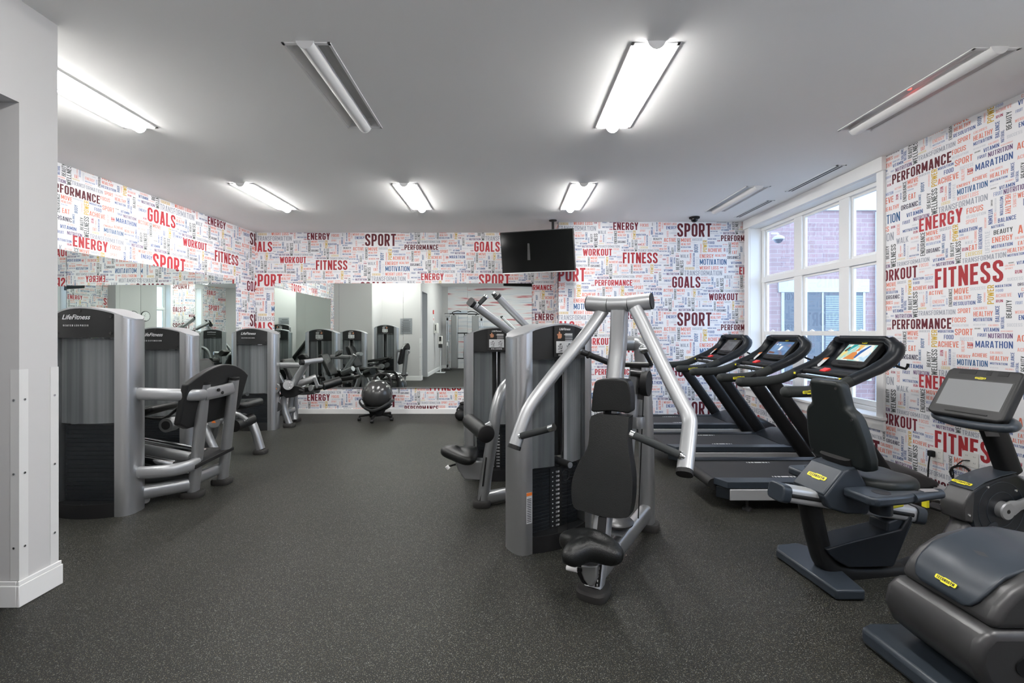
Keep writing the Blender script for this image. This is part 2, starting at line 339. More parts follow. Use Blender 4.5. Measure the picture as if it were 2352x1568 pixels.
# words of the wallpaper repeat: text, x0, y0, x1, y1, turn, ink (units of 1.27 mm)
WP_Q={'1':(694.9,32,.3409),'2':(1496.6,32,.3409),'3':(694.9,566.6,.3409),'4':(1496.6,566.6,.3409),'C':(0,0,1),'X':(1122.7-692*.953,909-430*.953,.953)}
WP_SRC='''1|ENERGY 125 85 1020 355 0 D;FOCUS 1095 130 1390 235 0 O;RESOLUTION 1095 265 1440 320 0 g;SPORT 1085 345 1285 420 0 P;ORGANIC 1520 95 1548 205 2 K;VITAMIN 1475 255 1550 520 2 B;RESOLUTION 1580 85 1610 320 2 g;CALORIES 1572 335 1610 520 2 P;MOTIVATION 1665 85 1720 405 2 B;HEALTHY 1750 80 1838 410 2 O;CALORIES 1870 85 1920 320 2 P;WEIGHT_LOSS 1940 100 2397 185 0 O;ENERGY 2025 215 2397 330 0 B;ACHIEVE 2045 385 2110 600 1 P;GOALS 2260 365 2370 400 0 g;CARDIO 2150 430 2390 500 0 g;RUN 2305 530 2390 580 0 M;ENDURANCE 155 375 260 855 1 K;MOVE 285 385 540 470 0 O;HEALTHY 285 505 590 580 0 O;RESOLUTION 285 615 590 665 0 L;ORGANIC 285 740 580 825 0 J;SUCCESS 570 385 810 440 0 G;BODY 625 500 690 640 1 B;PERFORMANCE 775 460 800 640 1 P;POWER 830 375 938 685 1 Y;BALANCE 615 670 670 875 1 T;NATURAL 690 790 740 970 1 B;BEAUTY 785 705 860 970 1 K;WELLNESS 890 705 990 1125 1 K;MARATHON 955 490 1290 560 0 B;FOOD 960 580 1040 618 0 L;ACHIEVE 955 640 1135 690 0 P;WALK 1070 735 1210 790 0 g;PLANNING 1235 570 1280 790 1 P;RUN 1015 845 1125 910 0 M;EAT 1140 820 1285 920 0 O;REGENERATION 1310 535 1375 920 1 B;EXERCISE 1080 945 1380 1020 0 y;LIFESTYLE 1420 630 1500 1015 1 g;ASSESSMENT 1410 375 1445 565 1 P;BALANCE 1635 450 1920 525 0 B;NATURAL 1525 550 1740 600 0 B;BEAUTY 1565 640 1865 720 0 K;ENERGY 1540 760 1865 855 0 O;MOTIVATION 1530 895 1865 955 0 B;WEIGHT_LOSS 1530 985 1770 1015 0 P;ACTIVE 1945 640 2380 780 0 O;CALORIES 1900 825 2080 865 0 P;TRAINING 2115 805 2400 860 0 g;EAT 1945 905 2050 970 0 O;HEALTHY 1785 1000 2050 1070 0 O;MOTIVATION 1785 1095 2045 1140 0 B;BALANCE 2080 935 2140 1155 1 B;NATURAL 2155 1095 2195 1250 1 B;BEAUTY 2215 985 2300 1220 1 K;IMPORTANT 2325 900 2365 1130 1 B;TRANSFORMATION 1015 1045 1765 1135 0 G;VITAMIN 430 955 675 1020 0 B;CALORIES 500 890 655 930 0 P;ASSESSMENT 700 995 860 1025 0 P;FRUIT 415 1065 480 1100 0 L;NUTRITION 500 1050 860 1120 0 N;FOCUS 125 1010 335 1080 0 P;RESOLUTION 125 1115 380 1135 0 g;SPORT 130 1165 250 1195 0 P;WEIGHT_LOSS 255 1250 440 1275 0 P;MARATHON -20 1285 230 1335 0 B;FOOD -15 1365 135 1420 0 B;ENERGY 255 1295 435 1360 0 L;CARDIO 255 1380 430 1420 0 g;ACHIEVE -20 1465 300 1545 0 O;RUN 325 1480 440 1550 0 M;FITNESS 470 1165 1720 1550 0 F;CALORIES 1745 1270 1895 1300 0 P;ORGANIC 1800 1235 1885 1255 0 K;SPORT 1745 1320 1870 1350 0 P;SUCCESS 1780 1495 2020 1550 0 g;RUN 1900 1380 2005 1440 0 M;VITAMIN 1925 1235 2135 1290 0 B;ACHIEVE 2045 1320 2115 1560 1 P;BALANCE 2165 1335 2255 1658 1 B;NATURAL 2290 1335 2350 1550 1 B;ASSESSMENT 2170 1275 2310 1295 0 P
2|SPORT 70 115 1300 600 0 E;MOVE 205 650 575 785 0 O;HEALTHY 205 825 550 905 0 O;RESOLUTION 205 945 555 1000 0 B;ENDURANCE 70 645 175 1130 1 K;ACHIEVE 215 1075 490 1140 0 O;RUN 520 1080 625 1130 0 M;SUCCESS 610 655 970 740 0 G;FITNESS 615 790 780 820 0 g;BODY 675 865 815 1160 1 T;PERFORMANCE 895 845 955 1170 1 P;POWER 990 720 1140 1150 1 Y;MARATHON 1165 655 1465 705 0 B;FOOD 1170 765 1405 860 0 B;TRANSFORMATION 1190 900 1670 970 0 L;ACHIEVE 1175 1010 1675 1145 0 O;ENERGY 880 1220 1375 1360 0 O;HEALTHY 1435 1225 1815 1315 0 O;MOTIVATION 880 1400 1840 1603 0 T;CALORIES 1330 125 1650 200 0 O;HEALTHY 1265 245 1630 345 0 O;MOTIVATION 1265 385 1515 425 0 B;RESOLUTION 1265 460 1550 500 0 g;SPORT 1690 160 1825 210 0 P;WEIGHT_LOSS 1655 250 1830 285 0 L;VITAMIN 1655 320 1920 390 0 B;FRUIT 1600 445 1690 480 0 L;NUTRITION 1725 430 2130 515 0 N;ASSESSMENT 1935 370 2120 405 0 P;BALANCE 1865 40 1925 300 1 B;NATURAL 1930 140 2000 345 1 B;BEAUTY 2040 60 2135 345 1 K;WELLNESS 2150 -20 2260 515 1 K;ENERGY 1410 535 1610 590 0 L;CARDIO 1500 640 1610 675 0 g;RUN 1510 715 1610 770 0 M;PERFORMANCE 1640 545 2980 755 0 E;ACTIVE 1705 855 1880 900 0 P;TRAINING 1710 940 1880 970 0 g;RUN 1735 1015 1800 1125 1 M;IMPORTANT 1845 1005 1880 1150 1 B;ENDURANCE 1910 795 2000 1220 1 K;MOVE 2025 790 2280 890 0 O;HEALTHY 2025 915 2260 970 0 O;RESOLUTION 2025 1000 2170 1025 0 L;EAT 2050 1100 2220 1215 0 O;ORGANIC 1865 1290 2270 1395 0 J;BALANCE 2285 1175 2340 1400 1 T;CALORIES 2150 1430 2340 1465 0 P;VITAMIN 2000 1490 2380 1575 0 B;RUN 20 1260 130 1320 0 M;SPORT 20 1195 125 1230 0 P;WALK 185 1230 485 1355 0 G;PLANNING 520 1180 580 1450 1 O;EAT 415 1475 580 1585 0 O;REGENERATION 630 1190 705 1660 1 B;LIFESTYLE 745 1310 850 1770 1 g;BEAUTY 25 1370 150 1785 1 K;WELLNESS 170 1450 295 1980 1 K
3|ACTIVE 345 25 645 105 0 O;TRAINING 600 140 700 165 0 g;ENDURANCE 755 15 825 355 1 K;MOVE 860 20 1135 130 0 O;HEALTHY 860 165 1175 240 0 O;RESOLUTION 848 275 1255 345 0 B;SUCCESS 1160 30 1430 85 0 g;BODY 1290 155 1360 320 1 T;PERFORMANCE 1400 140 1430 310 1 P;POWER 1460 20 1570 355 1 Y;MARATHON 1590 30 1845 75 0 B;FOOD 1600 105 1720 150 0 L;ACHIEVE 1600 185 1850 245 0 P;RUN 1605 285 1715 335 0 M;BEAUTY 1765 305 1850 610 1 K;ORGANIC 1940 30 2140 80 0 J;CALORIES 1995 115 2255 170 0 P;VITAMIN 1945 195 2255 275 0 B;ASSESSMENT 2270 245 2480 275 0 P;FRUIT 1910 335 2015 385 0 L;NUTRITION 2040 320 2490 405 0 N;ENERGY 425 210 665 280 0 P;MOTIVATION 425 305 675 340 0 L;WEIGHT_LOSS 425 370 600 390 0 P;EAT 165 250 260 325 0 O;PLANNING 215 90 240 240 1 P;REGENERATION 275 20 315 265 1 L;LIFESTYLE 360 130 400 340 1 g;IMPORTANT 705 190 735 315 1 L;EXERCISE 105 345 290 380 0 y;WALK 115 25 240 55 0 g;TRANSFORMATION 105 415 885 510 0 G;SPORT 930 405 1170 495 0 O;CALORIES 1220 395 1455 440 0 P;HEALTHY 1220 475 1550 565 0 O;MOTIVATION 1220 590 1540 655 0 B;RESOLUTION 1220 700 1430 730 0 g;CALORIES 1480 710 1645 745 0 P;BALANCE 1590 390 1660 670 1 B;NATURAL 1680 580 1735 785 1 B;ORGANIC 1240 770 1345 795 0 K;VITAMIN 1395 770 1655 840 0 B;ASSESSMENT 1680 820 1870 845 0 P;FOCUS 820 570 1085 665 0 O;RESOLUTION 820 700 1130 745 0 g;MARATHON 535 805 850 860 0 B;SPORT 875 785 1205 905 0 O;FOOD 660 900 850 985 0 B;SUCCESS 120 810 365 850 0 G;BODY 160 975 240 1170 1 T;PERFORMANCE 330 860 360 1110 1 P;POWER 395 800 520 1145 1 Y;ACHIEVE 535 1025 950 1140 0 O;SUCCESS 970 945 1220 1010 0 g;RUN 1115 1050 1215 1110 0 M;FRUIT 1295 870 1450 930 0 B;NUTRITION 1475 870 1865 955 0 N;MARATHON 1255 1005 1870 1125 0 B;WEIGHT_LOSS 1900 490 2210 540 0 P;ENERGY 1955 565 2205 645 0 B;SUCCESS 1775 700 2010 755 0 g;CARDIO 2035 705 2205 755 0 g;RUN 2095 790 2205 845 0 M;GOALS 2240 455 3255 860 0 D;ACTIVE 1930 895 2280 1005 0 O;TRAINING 2100 1035 2280 1065 0 g;ACHIEVE 1935 1110 2190 1170 0 P;ENDURANCE 2305 890 2390 1285 1 K;IMPORTANT 2240 1085 2275 1250 1 B;CALORIES 1505 1185 1710 1225 0 P;HEALTHY 1505 1265 1800 1340 0 O;MOTIVATION 1505 1375 1785 1415 0 B;BALANCE 1835 1190 1890 1435 1 B;NATURAL 1910 1355 1955 1535 1 B;BEAUTY 1985 1245 2070 1500 1 K;WELLNESS 2105 1235 2225 1700 1 K;ACHIEVE 2245 1325 2300 1560 1 P;RESOLUTION 1505 1460 1640 1480 0 g;CALORIES 1750 1465 1880 1490 0 P;ORGANIC 1515 1520 1610 1540 0 K;VITAMIN 1655 1525 1900 1590 0 B
4|EXERCISE 355 120 695 205 0 Y;WEIGHT_LOSS 875 85 1555 205 0 O;RUN 1610 105 1715 160 0 M;ACHIEVE 1760 95 1835 335 1 P;FRUIT 1905 70 2085 140 0 B;NUTRITION 2165 45 2520 130 0 N;GOALS 2135 190 2270 225 0 g;MOTIVATION 1910 255 2265 315 0 B;RUN 2165 335 2265 390 0 M;TRANSFORMATION 320 240 1680 420 0 G;WALK 1750 405 2045 530 0 G;ACTIVE 2105 455 2290 505 0 P;TRAINING 2105 545 2290 575 0 g;PLANNING 1840 580 1870 730 1 P;EAT 1805 750 1905 820 0 O;REGENERATION 1930 560 1975 820 1 B;LIFESTYLE 2010 610 2050 890 1 g;SPORT 2090 670 2230 715 0 P;IMPORTANT 2260 615 2290 770 1 B;MOTIVATION 2070 825 2290 860 0 B;WEIGHT_LOSS 2070 880 2220 900 0 P;EXERCISE 1780 855 1970 885 0 y;TRANSFORMATION 1755 930 2525 1020 0 G;WELNESS 1605 515 1735 1020 1 K;BEAUTY 1475 525 1560 815 1 K;CALORIES 930 465 1165 515 0 P;HEALTHY 930 545 1265 635 0 O;MOTIVATION 930 665 1255 720 0 B;BALANCE 1295 465 1370 740 1 T;NATURAL 1390 650 1445 855 1 B;RESOLUTION 930 770 1150 800 0 g;CALORIES 1190 775 1355 810 0 P;ORGANIC 950 835 1050 860 0 K;VITAMIN 1100 840 1360 905 0 B;ASSESSMENT 1385 885 1570 905 0 P;FRUIT 1005 935 1165 1000 0 B;NUTRITION 1185 935 1580 1020 0 N;MOVE 65 900 355 1005 0 O;HEALTHY 65 1045 330 1105 0 P;RESOLUTION 65 1135 230 1160 0 L;SUCCESS 380 905 630 955 0 g;POWER 640 895 740 1190 1 Y;PERFORMANCE 590 970 612 1140 1 P;BODY 440 1015 510 1155 1 B;MARATHON 755 910 975 940 0 B;FOOD 805 975 880 1125 1 B;ENERGY 905 1045 1170 1120 0 B;ACHIEVE 770 1150 970 1190 0 P;GOALS 1020 1155 1165 1195 0 g;WALK 720 1235 885 1310 0 g;CARDIO 910 1235 1175 1310 0 g;WORKOUT 1210 1060 2255 1310 0 D;SPORT 80 1225 190 1280 0 P;BALANCE 250 1185 305 1410 1 B;NATURAL 340 1190 410 1455 1 B;ORGANIC 95 1370 235 1395 0 K;CALORIES 135 1430 300 1465 0 P;VITAMIN 0 1490 315 1570 0 B;BEAUTY 455 1215 550 1535 1 K;WELLNESS 580 1220 690 1700 1 K;PLANNING 775 1325 800 1470 1 P;EAT 725 1490 815 1550 0 O;REGENERATION 860 1335 890 1550 1 B;FOOD 1010 1340 1140 1385 0 y;ACTIVE 1165 1345 1310 1380 0 P;ENERGY 970 1430 1130 1455 0 P;TRAINING 1175 1415 1310 1440 0 g;MOTIVATION 975 1480 1310 1545 0 B;ENDURANCE 1385 1345 1455 1700 1 K;MOVE 1490 1345 1740 1440 0 O;HEALTHY 1490 1470 1720 1530 0 O;SUCCESS 1770 1345 1990 1400 0 G;POWER 2040 1345 2120 1650 1 Y;PERFORMANCE 1980 1440 2000 1600 1 P
C|FRUIT 1228 1114 1278 1138 0 L;NUTRITION 1283 1112 1405 1142 0 N;RESOLUTION 2003 1090 2105 1110 0 B;ORGANIC 2003 1122 2120 1152 0 J;TRANSFORMATION 1740 1118 1960 1148 0 G;NUTRITION 1540 1115 1685 1145 0 N;FRUIT 1478 1125 1515 1140 0 L;BODY 2135 1075 2155 1130 1 B
X|RUN 450 500 475 540 1 M;PLANNING 485 505 500 570 1 P;EAT 465 577 500 605 0 O;REGENERATION 512 492 530 600 1 B;LIFESTYLE 540 510 560 620 1 g;ENERGY 570 525 660 545 0 O;ACHIEVE 672 510 765 535 0 O;MOTIVATION 572 555 768 595 0 T;WEIGHT_LOSS 572 605 712 632 0 P;TRANSFORMATION 438 640 768 680 0 G;HEALTHY 600 430 622 505 1 P;EAT 640 437 675 480 1 O;BEAUTY 350 515 380 625 1 K;WELLNESS 385 497 430 680 1 K;EXERCISE 460 612 525 632 0 y'''
INK={'D':'70182a','E':'5c101f','F':'a3262e','O':'de7a63','P':'e7a79d','B':'3c5a92','T':'255a8a','L':'8596bd','G':'9ea2ac','g':'cbced4','N':'5c3a6c','K':'3d4442','J':'2a2a44','Y':'cfa92b','y':'d9c580','M':'a52a4e','H':'b3343c'}
INKS=list(INK); m_ink_l=[mat('print ink '+str(i),INK[k],.6) for i,k in enumerate(INKS)]
WP=[]
for line in WP_SRC.split('\n'):
    q,ws=line.split('|'); ox,oy,sc=WP_Q[q]
    for w in ws.split(';'):
        t,a,b_,c,d,r_,k=w.split(); a,b_,c,d=[float(z) for z in (a,b_,c,d)]
        WP.append((t.replace('_',' '),ox+a*sc,oy+b_*sc,ox+c*sc,oy+d*sc,int(r_),k))
TW,TH=1542.0,1090.0; US=.001272
def word_polys(w):
    t,x0,y0,x1,y1,r_,k=w; wd,qs=word_quads(t,.085,GQ if k in 'DEF' else GQT); out=[]
    for q,kk in qs:
        p=[]
        for a,b_ in q:
            a/=wd
            if r_==0: p.append((x0+a*(x1-x0),y1-b_*(y1-y0)))
            elif r_==1: p.append((x0+(1-b_)*(x1-x0),y1-a*(y1-y0)))
            else: p.append((x0+b_*(x1-x0),y0+a*(y1-y0)))
        out.append((p,kk))
    return out
WPP=[(w,word_polys(w)) for w in WP]
def clip(poly, x0,y0,x1,y1):
    for ax,lim,sg in ((0,x0,1),(0,x1,-1),(1,y0,1),(1,y1,-1)):
        out=[]; n=len(poly)
        for i in range(n):
            a=poly[i];b=poly[(i+1)%n]; da=(a[ax]-lim)*sg; db=(b[ax]-lim)*sg
            if da>=0: out.append(a)
            if (da>=0)!=(db>=0):
                t=da/(da-db); out.append((a[0]+(b[0]-a[0])*t,a[1]+(b[1]-a[1])*t))
        poly=out
        if len(poly)<3: return None
    return poly
def paper(mb, rects, o, du, nrm, u0, zt=3.19):
    # rects: (s0,z0,s1,z1) along direction du from o; u0: wallpaper coordinate at s=0
    o=V(o); du=V(du); nrm=V(nrm)
    for (s0,z0,s1,z1) in rects:
        mb.add([o+du*s0+V((0,0,z0)),o+du*s1+V((0,0,z0)),o+du*s1+V((0,0,z1)),o+du*s0+V((0,0,z1))],[(0,1,2,3)],0)
        ua,ub=u0+s0/US,u0+s1/US; va,vb=(zt-z1)/US,(zt-z0)/US
        for k in range(int(math.floor((ua-2700)/TW)),int(math.ceil((ub-600)/TW))+1):
            par=k%2
            for j in range(-3,4):
                du_,dv=k*TW,j*TH+(TH/2 if par else 0)
                if dv+1200<va or dv>vb: continue
                for wi,(w,polys) in enumerate(WPP):
                    a,b_,c,d=w[1]+du_,w[2]+dv,w[3]+du_,w[4]+dv
                    if c<ua or a>ub or d<va or b_>vb: continue
                    ins=a>=ua and c<=ub and b_>=va and d<=vb
                    k_=w[6]
                    if par and k_ in 'DE': k_='H'
                    mi=1+INKS.index(k_)
                    for p,kk in polys:
                        p=[(x+du_,y+dv) for x,y in p]
                        if not ins:
                            p=clip(p,ua,va,ub,vb)
                            if not p: continue
                        mb.add([o+du*((x-u0)*US)+V((0,0,zt-y*US))+nrm*(.0006+.00012*kk+.00002*(wi%6)) for x,y in p],[tuple(range(len(p)))],mi)
PM=[m_paper]+m_ink_l
def minus(rect, holes):
    x0,y0,x1,y1=rect
    xs=sorted({x0,x1,*[min(max(h[i],x0),x1) for h in holes for i in (0,2)]}); ys=sorted({y0,y1,*[min(max(h[i],y0),y1) for h in holes for i in (1,3)]})
    out=[]
    for i in range(len(xs)-1):
        run=None
        for j in range(len(ys)-1):
            cx,cy=(xs[i]+xs[i+1])/2,(ys[j]+ys[j+1])/2
            hole=any(h[0]<cx<h[2] and h[1]<cy<h[3] for h in holes)
            if hole:
                if run: out.append(run); run=None
            else: run=(xs[i],run[1] if run else ys[j],xs[i+1],ys[j+1])
        if run: out.append(run)
    return out
def letter(mb, text, o, ux, uy, h, wid=None, mi=0, gap=.075, cx=True):
    """capital lettering laid flat at o along ux, height along uy"""
    wd,qs=word_quads(text,gap); o=V(o); ux=V(ux).normalized(); uy=V(uy).normalized(); sx=h if wid is None else wid/wd
    x0=-wd*sx/2 if cx else 0
    n=ux.cross(uy)
    for q,kk in qs: mb.add([o+ux*(x0+a*sx)+uy*(b_*h)+n*(.0001*kk) for a,b_ in q],[(0,1,2,3)],mi)
    return mb
_fc={}
def script_logo(mb, text, o, ux, uy, h, shear=.35, mi=0):
    """slanted upper and lower case lettering from the built-in font"""
    if text not in _fc:
        cu=bpy.data.curves.new('t','FONT'); cu.body=text; cu.size=1; cu.shear=shear; cu.offset=.012; cu.resolution_u=3; cu.align_x='CENTER'
        ob=bpy.data.objects.new('t',cu); COL.objects.link(ob); dg=bpy.context.evaluated_depsgraph_get()
        me=bpy.data.meshes.new_from_object(ob.evaluated_get(dg)); _fc[text]=([tuple(v.co) for v in me.vertices],[tuple(p.vertices) for p in me.polygons])
        bpy.data.objects.remove(ob); bpy.data.meshes.remove(me); bpy.data.curves.remove(cu)
    vs,fs=_fc[text]; o=V(o); ux=V(ux).normalized(); uy=V(uy).normalized()
    mb.add([o+ux*(x*h)+uy*(y*h) for x,y,z in vs],fs,mi); return mb
# ---------------------------------------------------------------- the setting
XR=3.69; YM=7.84; YB=7.08; XJ=.80; YRear=-1.75
LW0=V((-4.60,3.46,0)); LW1=V((-4.34,7.84,0)); LWd=(LW1-LW0).normalized(); LWn=V((LWd.y,-LWd.x,0)); LWL=(LW1-LW0).length
struct(MB().add([(-4.9,YRear-.1,0),(XR+.3,YRear-.1,0),(XR+.3,YM+.2,0),(-4.9,YM+.2,0),(-4.9,YRear-.1,-.1),(XR+.3,YRear-.1,-.1),(XR+.3,YM+.2,-.1),(-4.9,YM+.2,-.1)],[(0,1,2,3),(4,7,6,5),(0,4,5,1),(1,5,6,2),(2,6,7,3),(3,7,4,0)]).build('floor',m_floor))
# lamps: centre x, centre y, lit
LX=(-3.07,-1.19,.88,2.95)
LAMPS=[(LX[0],3.25,1),(LX[1],3.25,0),(LX[2],3.25,1),(LX[3],3.30,0),(LX[0],5.80,1),(LX[1],5.80,1),(LX[2],5.80,1),(LX[3],5.90,0),
       (LX[1],.70,1),(LX[2],.70,1),(LX[3],.70,1),]  # unseen row behind the camera, added lit to brighten the room
LWd2,LLn=.29,1.13
VENTS=[(3.43,5.10),(3.43,6.35)]
holes=[(x-LWd2/2+.012,y-LLn/2+.012,x+LWd2/2-.012,y+LLn/2-.012) for x,y,_ in LAMPS]+[(x-.034,y-.42,x+.034,y+.42) for x,y in VENTS]
mb=MB()
for a,b_,c,d in minus((-4.9,YRear-.1,XR+.3,YM+.2),holes): mb.add([(a,b_,CEIL),(c,b_,CEIL),(c,d,CEIL),(a,d,CEIL)],[(0,3,2,1)])
mb.b2((-4.9,YRear-.1,CEIL+.16),(XR+.3,YM+.2,CEIL+.22))
struct(mb.build('ceiling',m_ceil,kind='flat'))
# back wall with mirrors (wallpaper), the jog and the nearer right part
def wall(name, rects, o, du, nrm, u0, back=.12, mats=PM):
    mb=MB(); paper(mb,rects,o,du,nrm,u0)
    o=V(o);du=V(du);nrm=V(nrm)
    for s0,z0,s1,z1 in rects: mb.prism([o+du*s0+V((0,0,z0))-nrm*.002,o+du*s1+V((0,0,z0))-nrm*.002,o+du*s1+V((0,0,z1))-nrm*.002,o+du*s0+V((0,0,z1))-nrm*.002],-nrm*back,0)
    return struct(mb.build(name,mats,kind='flat',sharp=180))
uM=lambda X: 733+(X+3.452)/US                    # mirror wall: the word at X=-3.452
wall('wall_back',[(0,0,XJ-LW1.x,CEIL)],(LW1.x,YM,0),(1,0,0),(0,-1,0),uM(LW1.x))
uB=lambda X:(X-.711)/US
wall('wall_back_right',[(0,0,XR-XJ,CEIL)],(XJ,YB,0),(1,0,0),(0,-1,0),uB(XJ))
wall('wall_back_return',[(0,0,YM-YB-.004,CEIL)],(XJ,YM,0),(0,-1,0),(-1,0,0),uM(XJ))
uL=lambda s:733+(s-(6.69-LW0.y)*1.0018)/US
wall('wall_left',[(0,0,LWL,CEIL)],LW0,LWd,LWn,uL(0))
# right wall with three window openings, u grows as Y falls
WIN=[(4.517,6.91),(1.22,1.93),(-.45,.24)]
ZS,ZH=.57,2.985
uR=lambda Y:2055.7+(4.36-Y)/US
rects=minus((0,0,YB-YRear,CEIL),[(YB-b_,ZS,YB-a,ZH) for a,b_ in WIN])
wall('wall_right',rects,(XR,YB,0),(0,-1,0),(-1,0,0),uR(YB),.24)
# column on the right wall, white
struct(MB().b2((3.425,1.98,0),(XR,2.96,CEIL)).build('wall_right_column',m_paint,bev=.004))
struct(MB().b2((3.408,1.965,0),(3.425,2.975,.14)).b2((3.425,2.96,0),(XR-.001,2.975,.14)).build('baseboard_right',m_trim,bev=.004))
# left side: wall greyed for its shade, white walls, the near wall with its doorway
struct(MB().b2((-4.9,3.34,0),(-3.64,3.46,CEIL)).build('wall_left_corner',m_shaded_wall))
struct(MB().b2((-3.76,2.54,0),(-3.64,3.34,CEIL)).build('wall_left_side',m_paint))
mb=MB()
mb.b2((-3.64,2.34,0),(-2.51,2.54,CEIL)); mb.b2((-2.71,-1.75,0),(-2.51,1.48,CEIL)); mb.b2((-2.71,1.48,2.59),(-2.51,2.34,CEIL))
struct(mb.build('wall_near',m_paint))
struct(MB().b2((-4.0,1.0,0),(-3.9,2.34,CEIL)).b2((-3.9,.9,0),(-2.71,1.0,CEIL)).build('wall_passage',m_shaded_wall))
struct(MB().b2((-4.9,YRear-.1,0),(XR+.3,YRear,CEIL)).build('wall_rear',m_paint))
bb=MB(); t_=.016
for a,b_ in (((-2.51,-1.75),(-2.51+t_,1.48)),((-2.51,2.34-t_),(-2.51+t_,2.54+t_)),((-3.64,2.54),(-2.51,2.54+t_)),((-2.71,2.34-t_),(-2.51,2.34)),):
    bb.b2((a[0],a[1],0),(b_[0],b_[1],.11)); 
    bb.b2((a[0]-(0 if a[0]<-2.6 else 0),a[1]+.004,.11),(b_[0]-.004,b_[1]-.004,.132))
struct(bb.build('baseboard_near',m_trim,bev=.003))
struct(MB().b2((LW1.x,YM-.015,0),(XJ-.001,YM,.088)).build('baseboard_back',m_trim,bev=.003))
struct(MB().prism([LW0+LWn*.001,LW0+LWn*.016,LW1+LWn*.016,LW1+LWn*.001],(0,0,.088)).build('baseboard_left',m_trim,bev=.003))
struct(MB().b2((-2.49,YRear,0),(XR,YRear+.015,.12)).build('baseboard_rear',m_trim,bev=.003))
# clear corner guards on the wall end
for nm,(x,y,sx,sy) in (('clear plastic guard on the front corner of the white wall end, by the doorway',(-2.51,2.34,1,-1)),('clear plastic guard on the back corner of the white wall end, beside the tall machine',(-2.51,2.54,1,1))):
    t=thing('corner_guard',nm,'corner guard',(x,y,.133),0,'corner guards on the wall end')
    g=MB(); g.b2((x,y,.133),(x+.003,y-sy*.042,1.216)); g.b2((x+.003,y+sy*.003,.133),(x-.042,y,1.216)); g.build('guard_strip',m_clear,t)
    for z in (.3,.68,1.06): MB().cyl((x+.003,y-sy*.022,z),(x+.007,y-sy*.022,z),.006,8).build('screw',m_chrome,t); MB().cyl((x-.022,y+sy*.003,z),(x-.022,y+sy*.007,z),.006,8).build('screw',m_chrome,t)
# ---------------------------------------------------------------- windows
def window(n, y0, y1, units, extra=True):
    X0,X1=XR,XR+.2; root=thing('window_%d'%n,None,None,(X1,(y0+y1)/2,ZS)); struct(root)
    f=MB(); zt,zb=2.23,2.15
    f.b2((X1-.037,y0+.001,ZH-.05),(X1+.044,y1-.001,ZH-.003)); f.b2((X1-.039,y0+.001,ZS+.001),(X1+.042,y1-.001,ZS+.05))
    f.b2((X1-.034,y0+.001,zb),(X1+.046,y1-.001,zt))
    edges=[y0]+[e for u in units for e in u]+[y1]
    prev=y1
    for (ua,ub) in units:
        f.b2((X1-.03,ub,ZS+.002),(X1+.05,prev-.002,ZH-.006)); prev=ua
    f.b2((X1-.03,y0+.002,ZS+.002),(X1+.05,prev,ZH-.006))
    f.build('window_frame',m_trim,root,bev=.006)
    for (ua,ub) in units:
        h=.03
        s=MB()                                         # upper sash and transom beads
        for za,zb_ in ((1.385,2.15),(2.23,2.935)):
            s.b2((X1+.0,ua,za),(X1+.03,ua+h,zb_)); s.b2((X1+.0,ub-h,za),(X1+.03,ub,zb_)); s.b2((X1-.003,ua+.001,zb_-h),(X1+.028,ub-.001,zb_-.001)); s.b2((X1-.003,ua+.001,za+.001),(X1+.028,ub-.001,za+h))
        s.build('upper_sash',m_trim,root,bev=.003)
        s=MB(); s.b2((X1-.02,ua,ZS+.052),(X1+.015,ua+h*1.3,1.42)); s.b2((X1-.02,ub-h*1.3,ZS+.05),(X1+.015,ub,1.42)); s.b2((X1-.024,ua+.001,1.365),(X1+.013,ub-.001,1.421)); s.b2((X1-.024,ua+.001,ZS+.052),(X1+.013,ub-.001,ZS+.11))
        so=s.build('lower_sash',m_trim,root,bev=.003)
        for q in (.25,.75): MB().tube([(X1,ua+(ub-ua)*q-.03,1.42),(X1,ua+(ub-ua)*q,1.432),(X1,ua+(ub-ua)*q+.03,1.42)],(.012,.012),8).build('sash_lock',m_trim,so)
        g=MB()
        for za,zb_,xx in ((1.415,2.12,X1+.02),(2.26,2.905,X1+.02),(ZS+.11,1.365,X1)): g.add([(xx,ua+h,za),(xx,ub-h,za),(xx,ub-h,zb_),(xx,ua+h,zb_)],[(0,1,2,3)])
        g.build('window_pane',m_glass,root,kind='flat')
    c=MB()                                             # reveal lining, casing, header, stool and apron
    c.b2((X0-.001,y0-.012,ZS),(X1-.031,y0+.004,ZH-.002)); c.b2((X0-.001,y1-.004,ZS),(X1-.031,y1+.012,ZH-.002)); c.b2((X0-.002,y0+.001,ZH-.005),(X1-.032,y1-.001,ZH+.012))
    c.b2((X0-.028,y0-.085,ZS-.02),(X0,y0,ZH)); c.b2((X0-.028,y1,ZS-.02),(X0,y1+.12,ZH))
    c.b2((X0-.046,y0-.09,ZH),(X0,y1+.125,CEIL))
    c.b2((X0-.022,y0-.085,ZS-.13),(X0,y1+.1,ZS-.025))
    c.build('window_casing',m_trim,root,bev=.004)
    MB().b2((X0-.06,y0-.1,ZS-.025),(X1-.032,y1+.11,ZS+.006)).build('window_stool',m_trim,root,bev=.006)
window(1,4.517,6.91,[(6.13,6.84),(5.30,5.97),(4.58,5.14)])
window(2,1.22,1.93,[(1.27,1.88)])
window(3,-.45,.24,[(-.40,.19)])
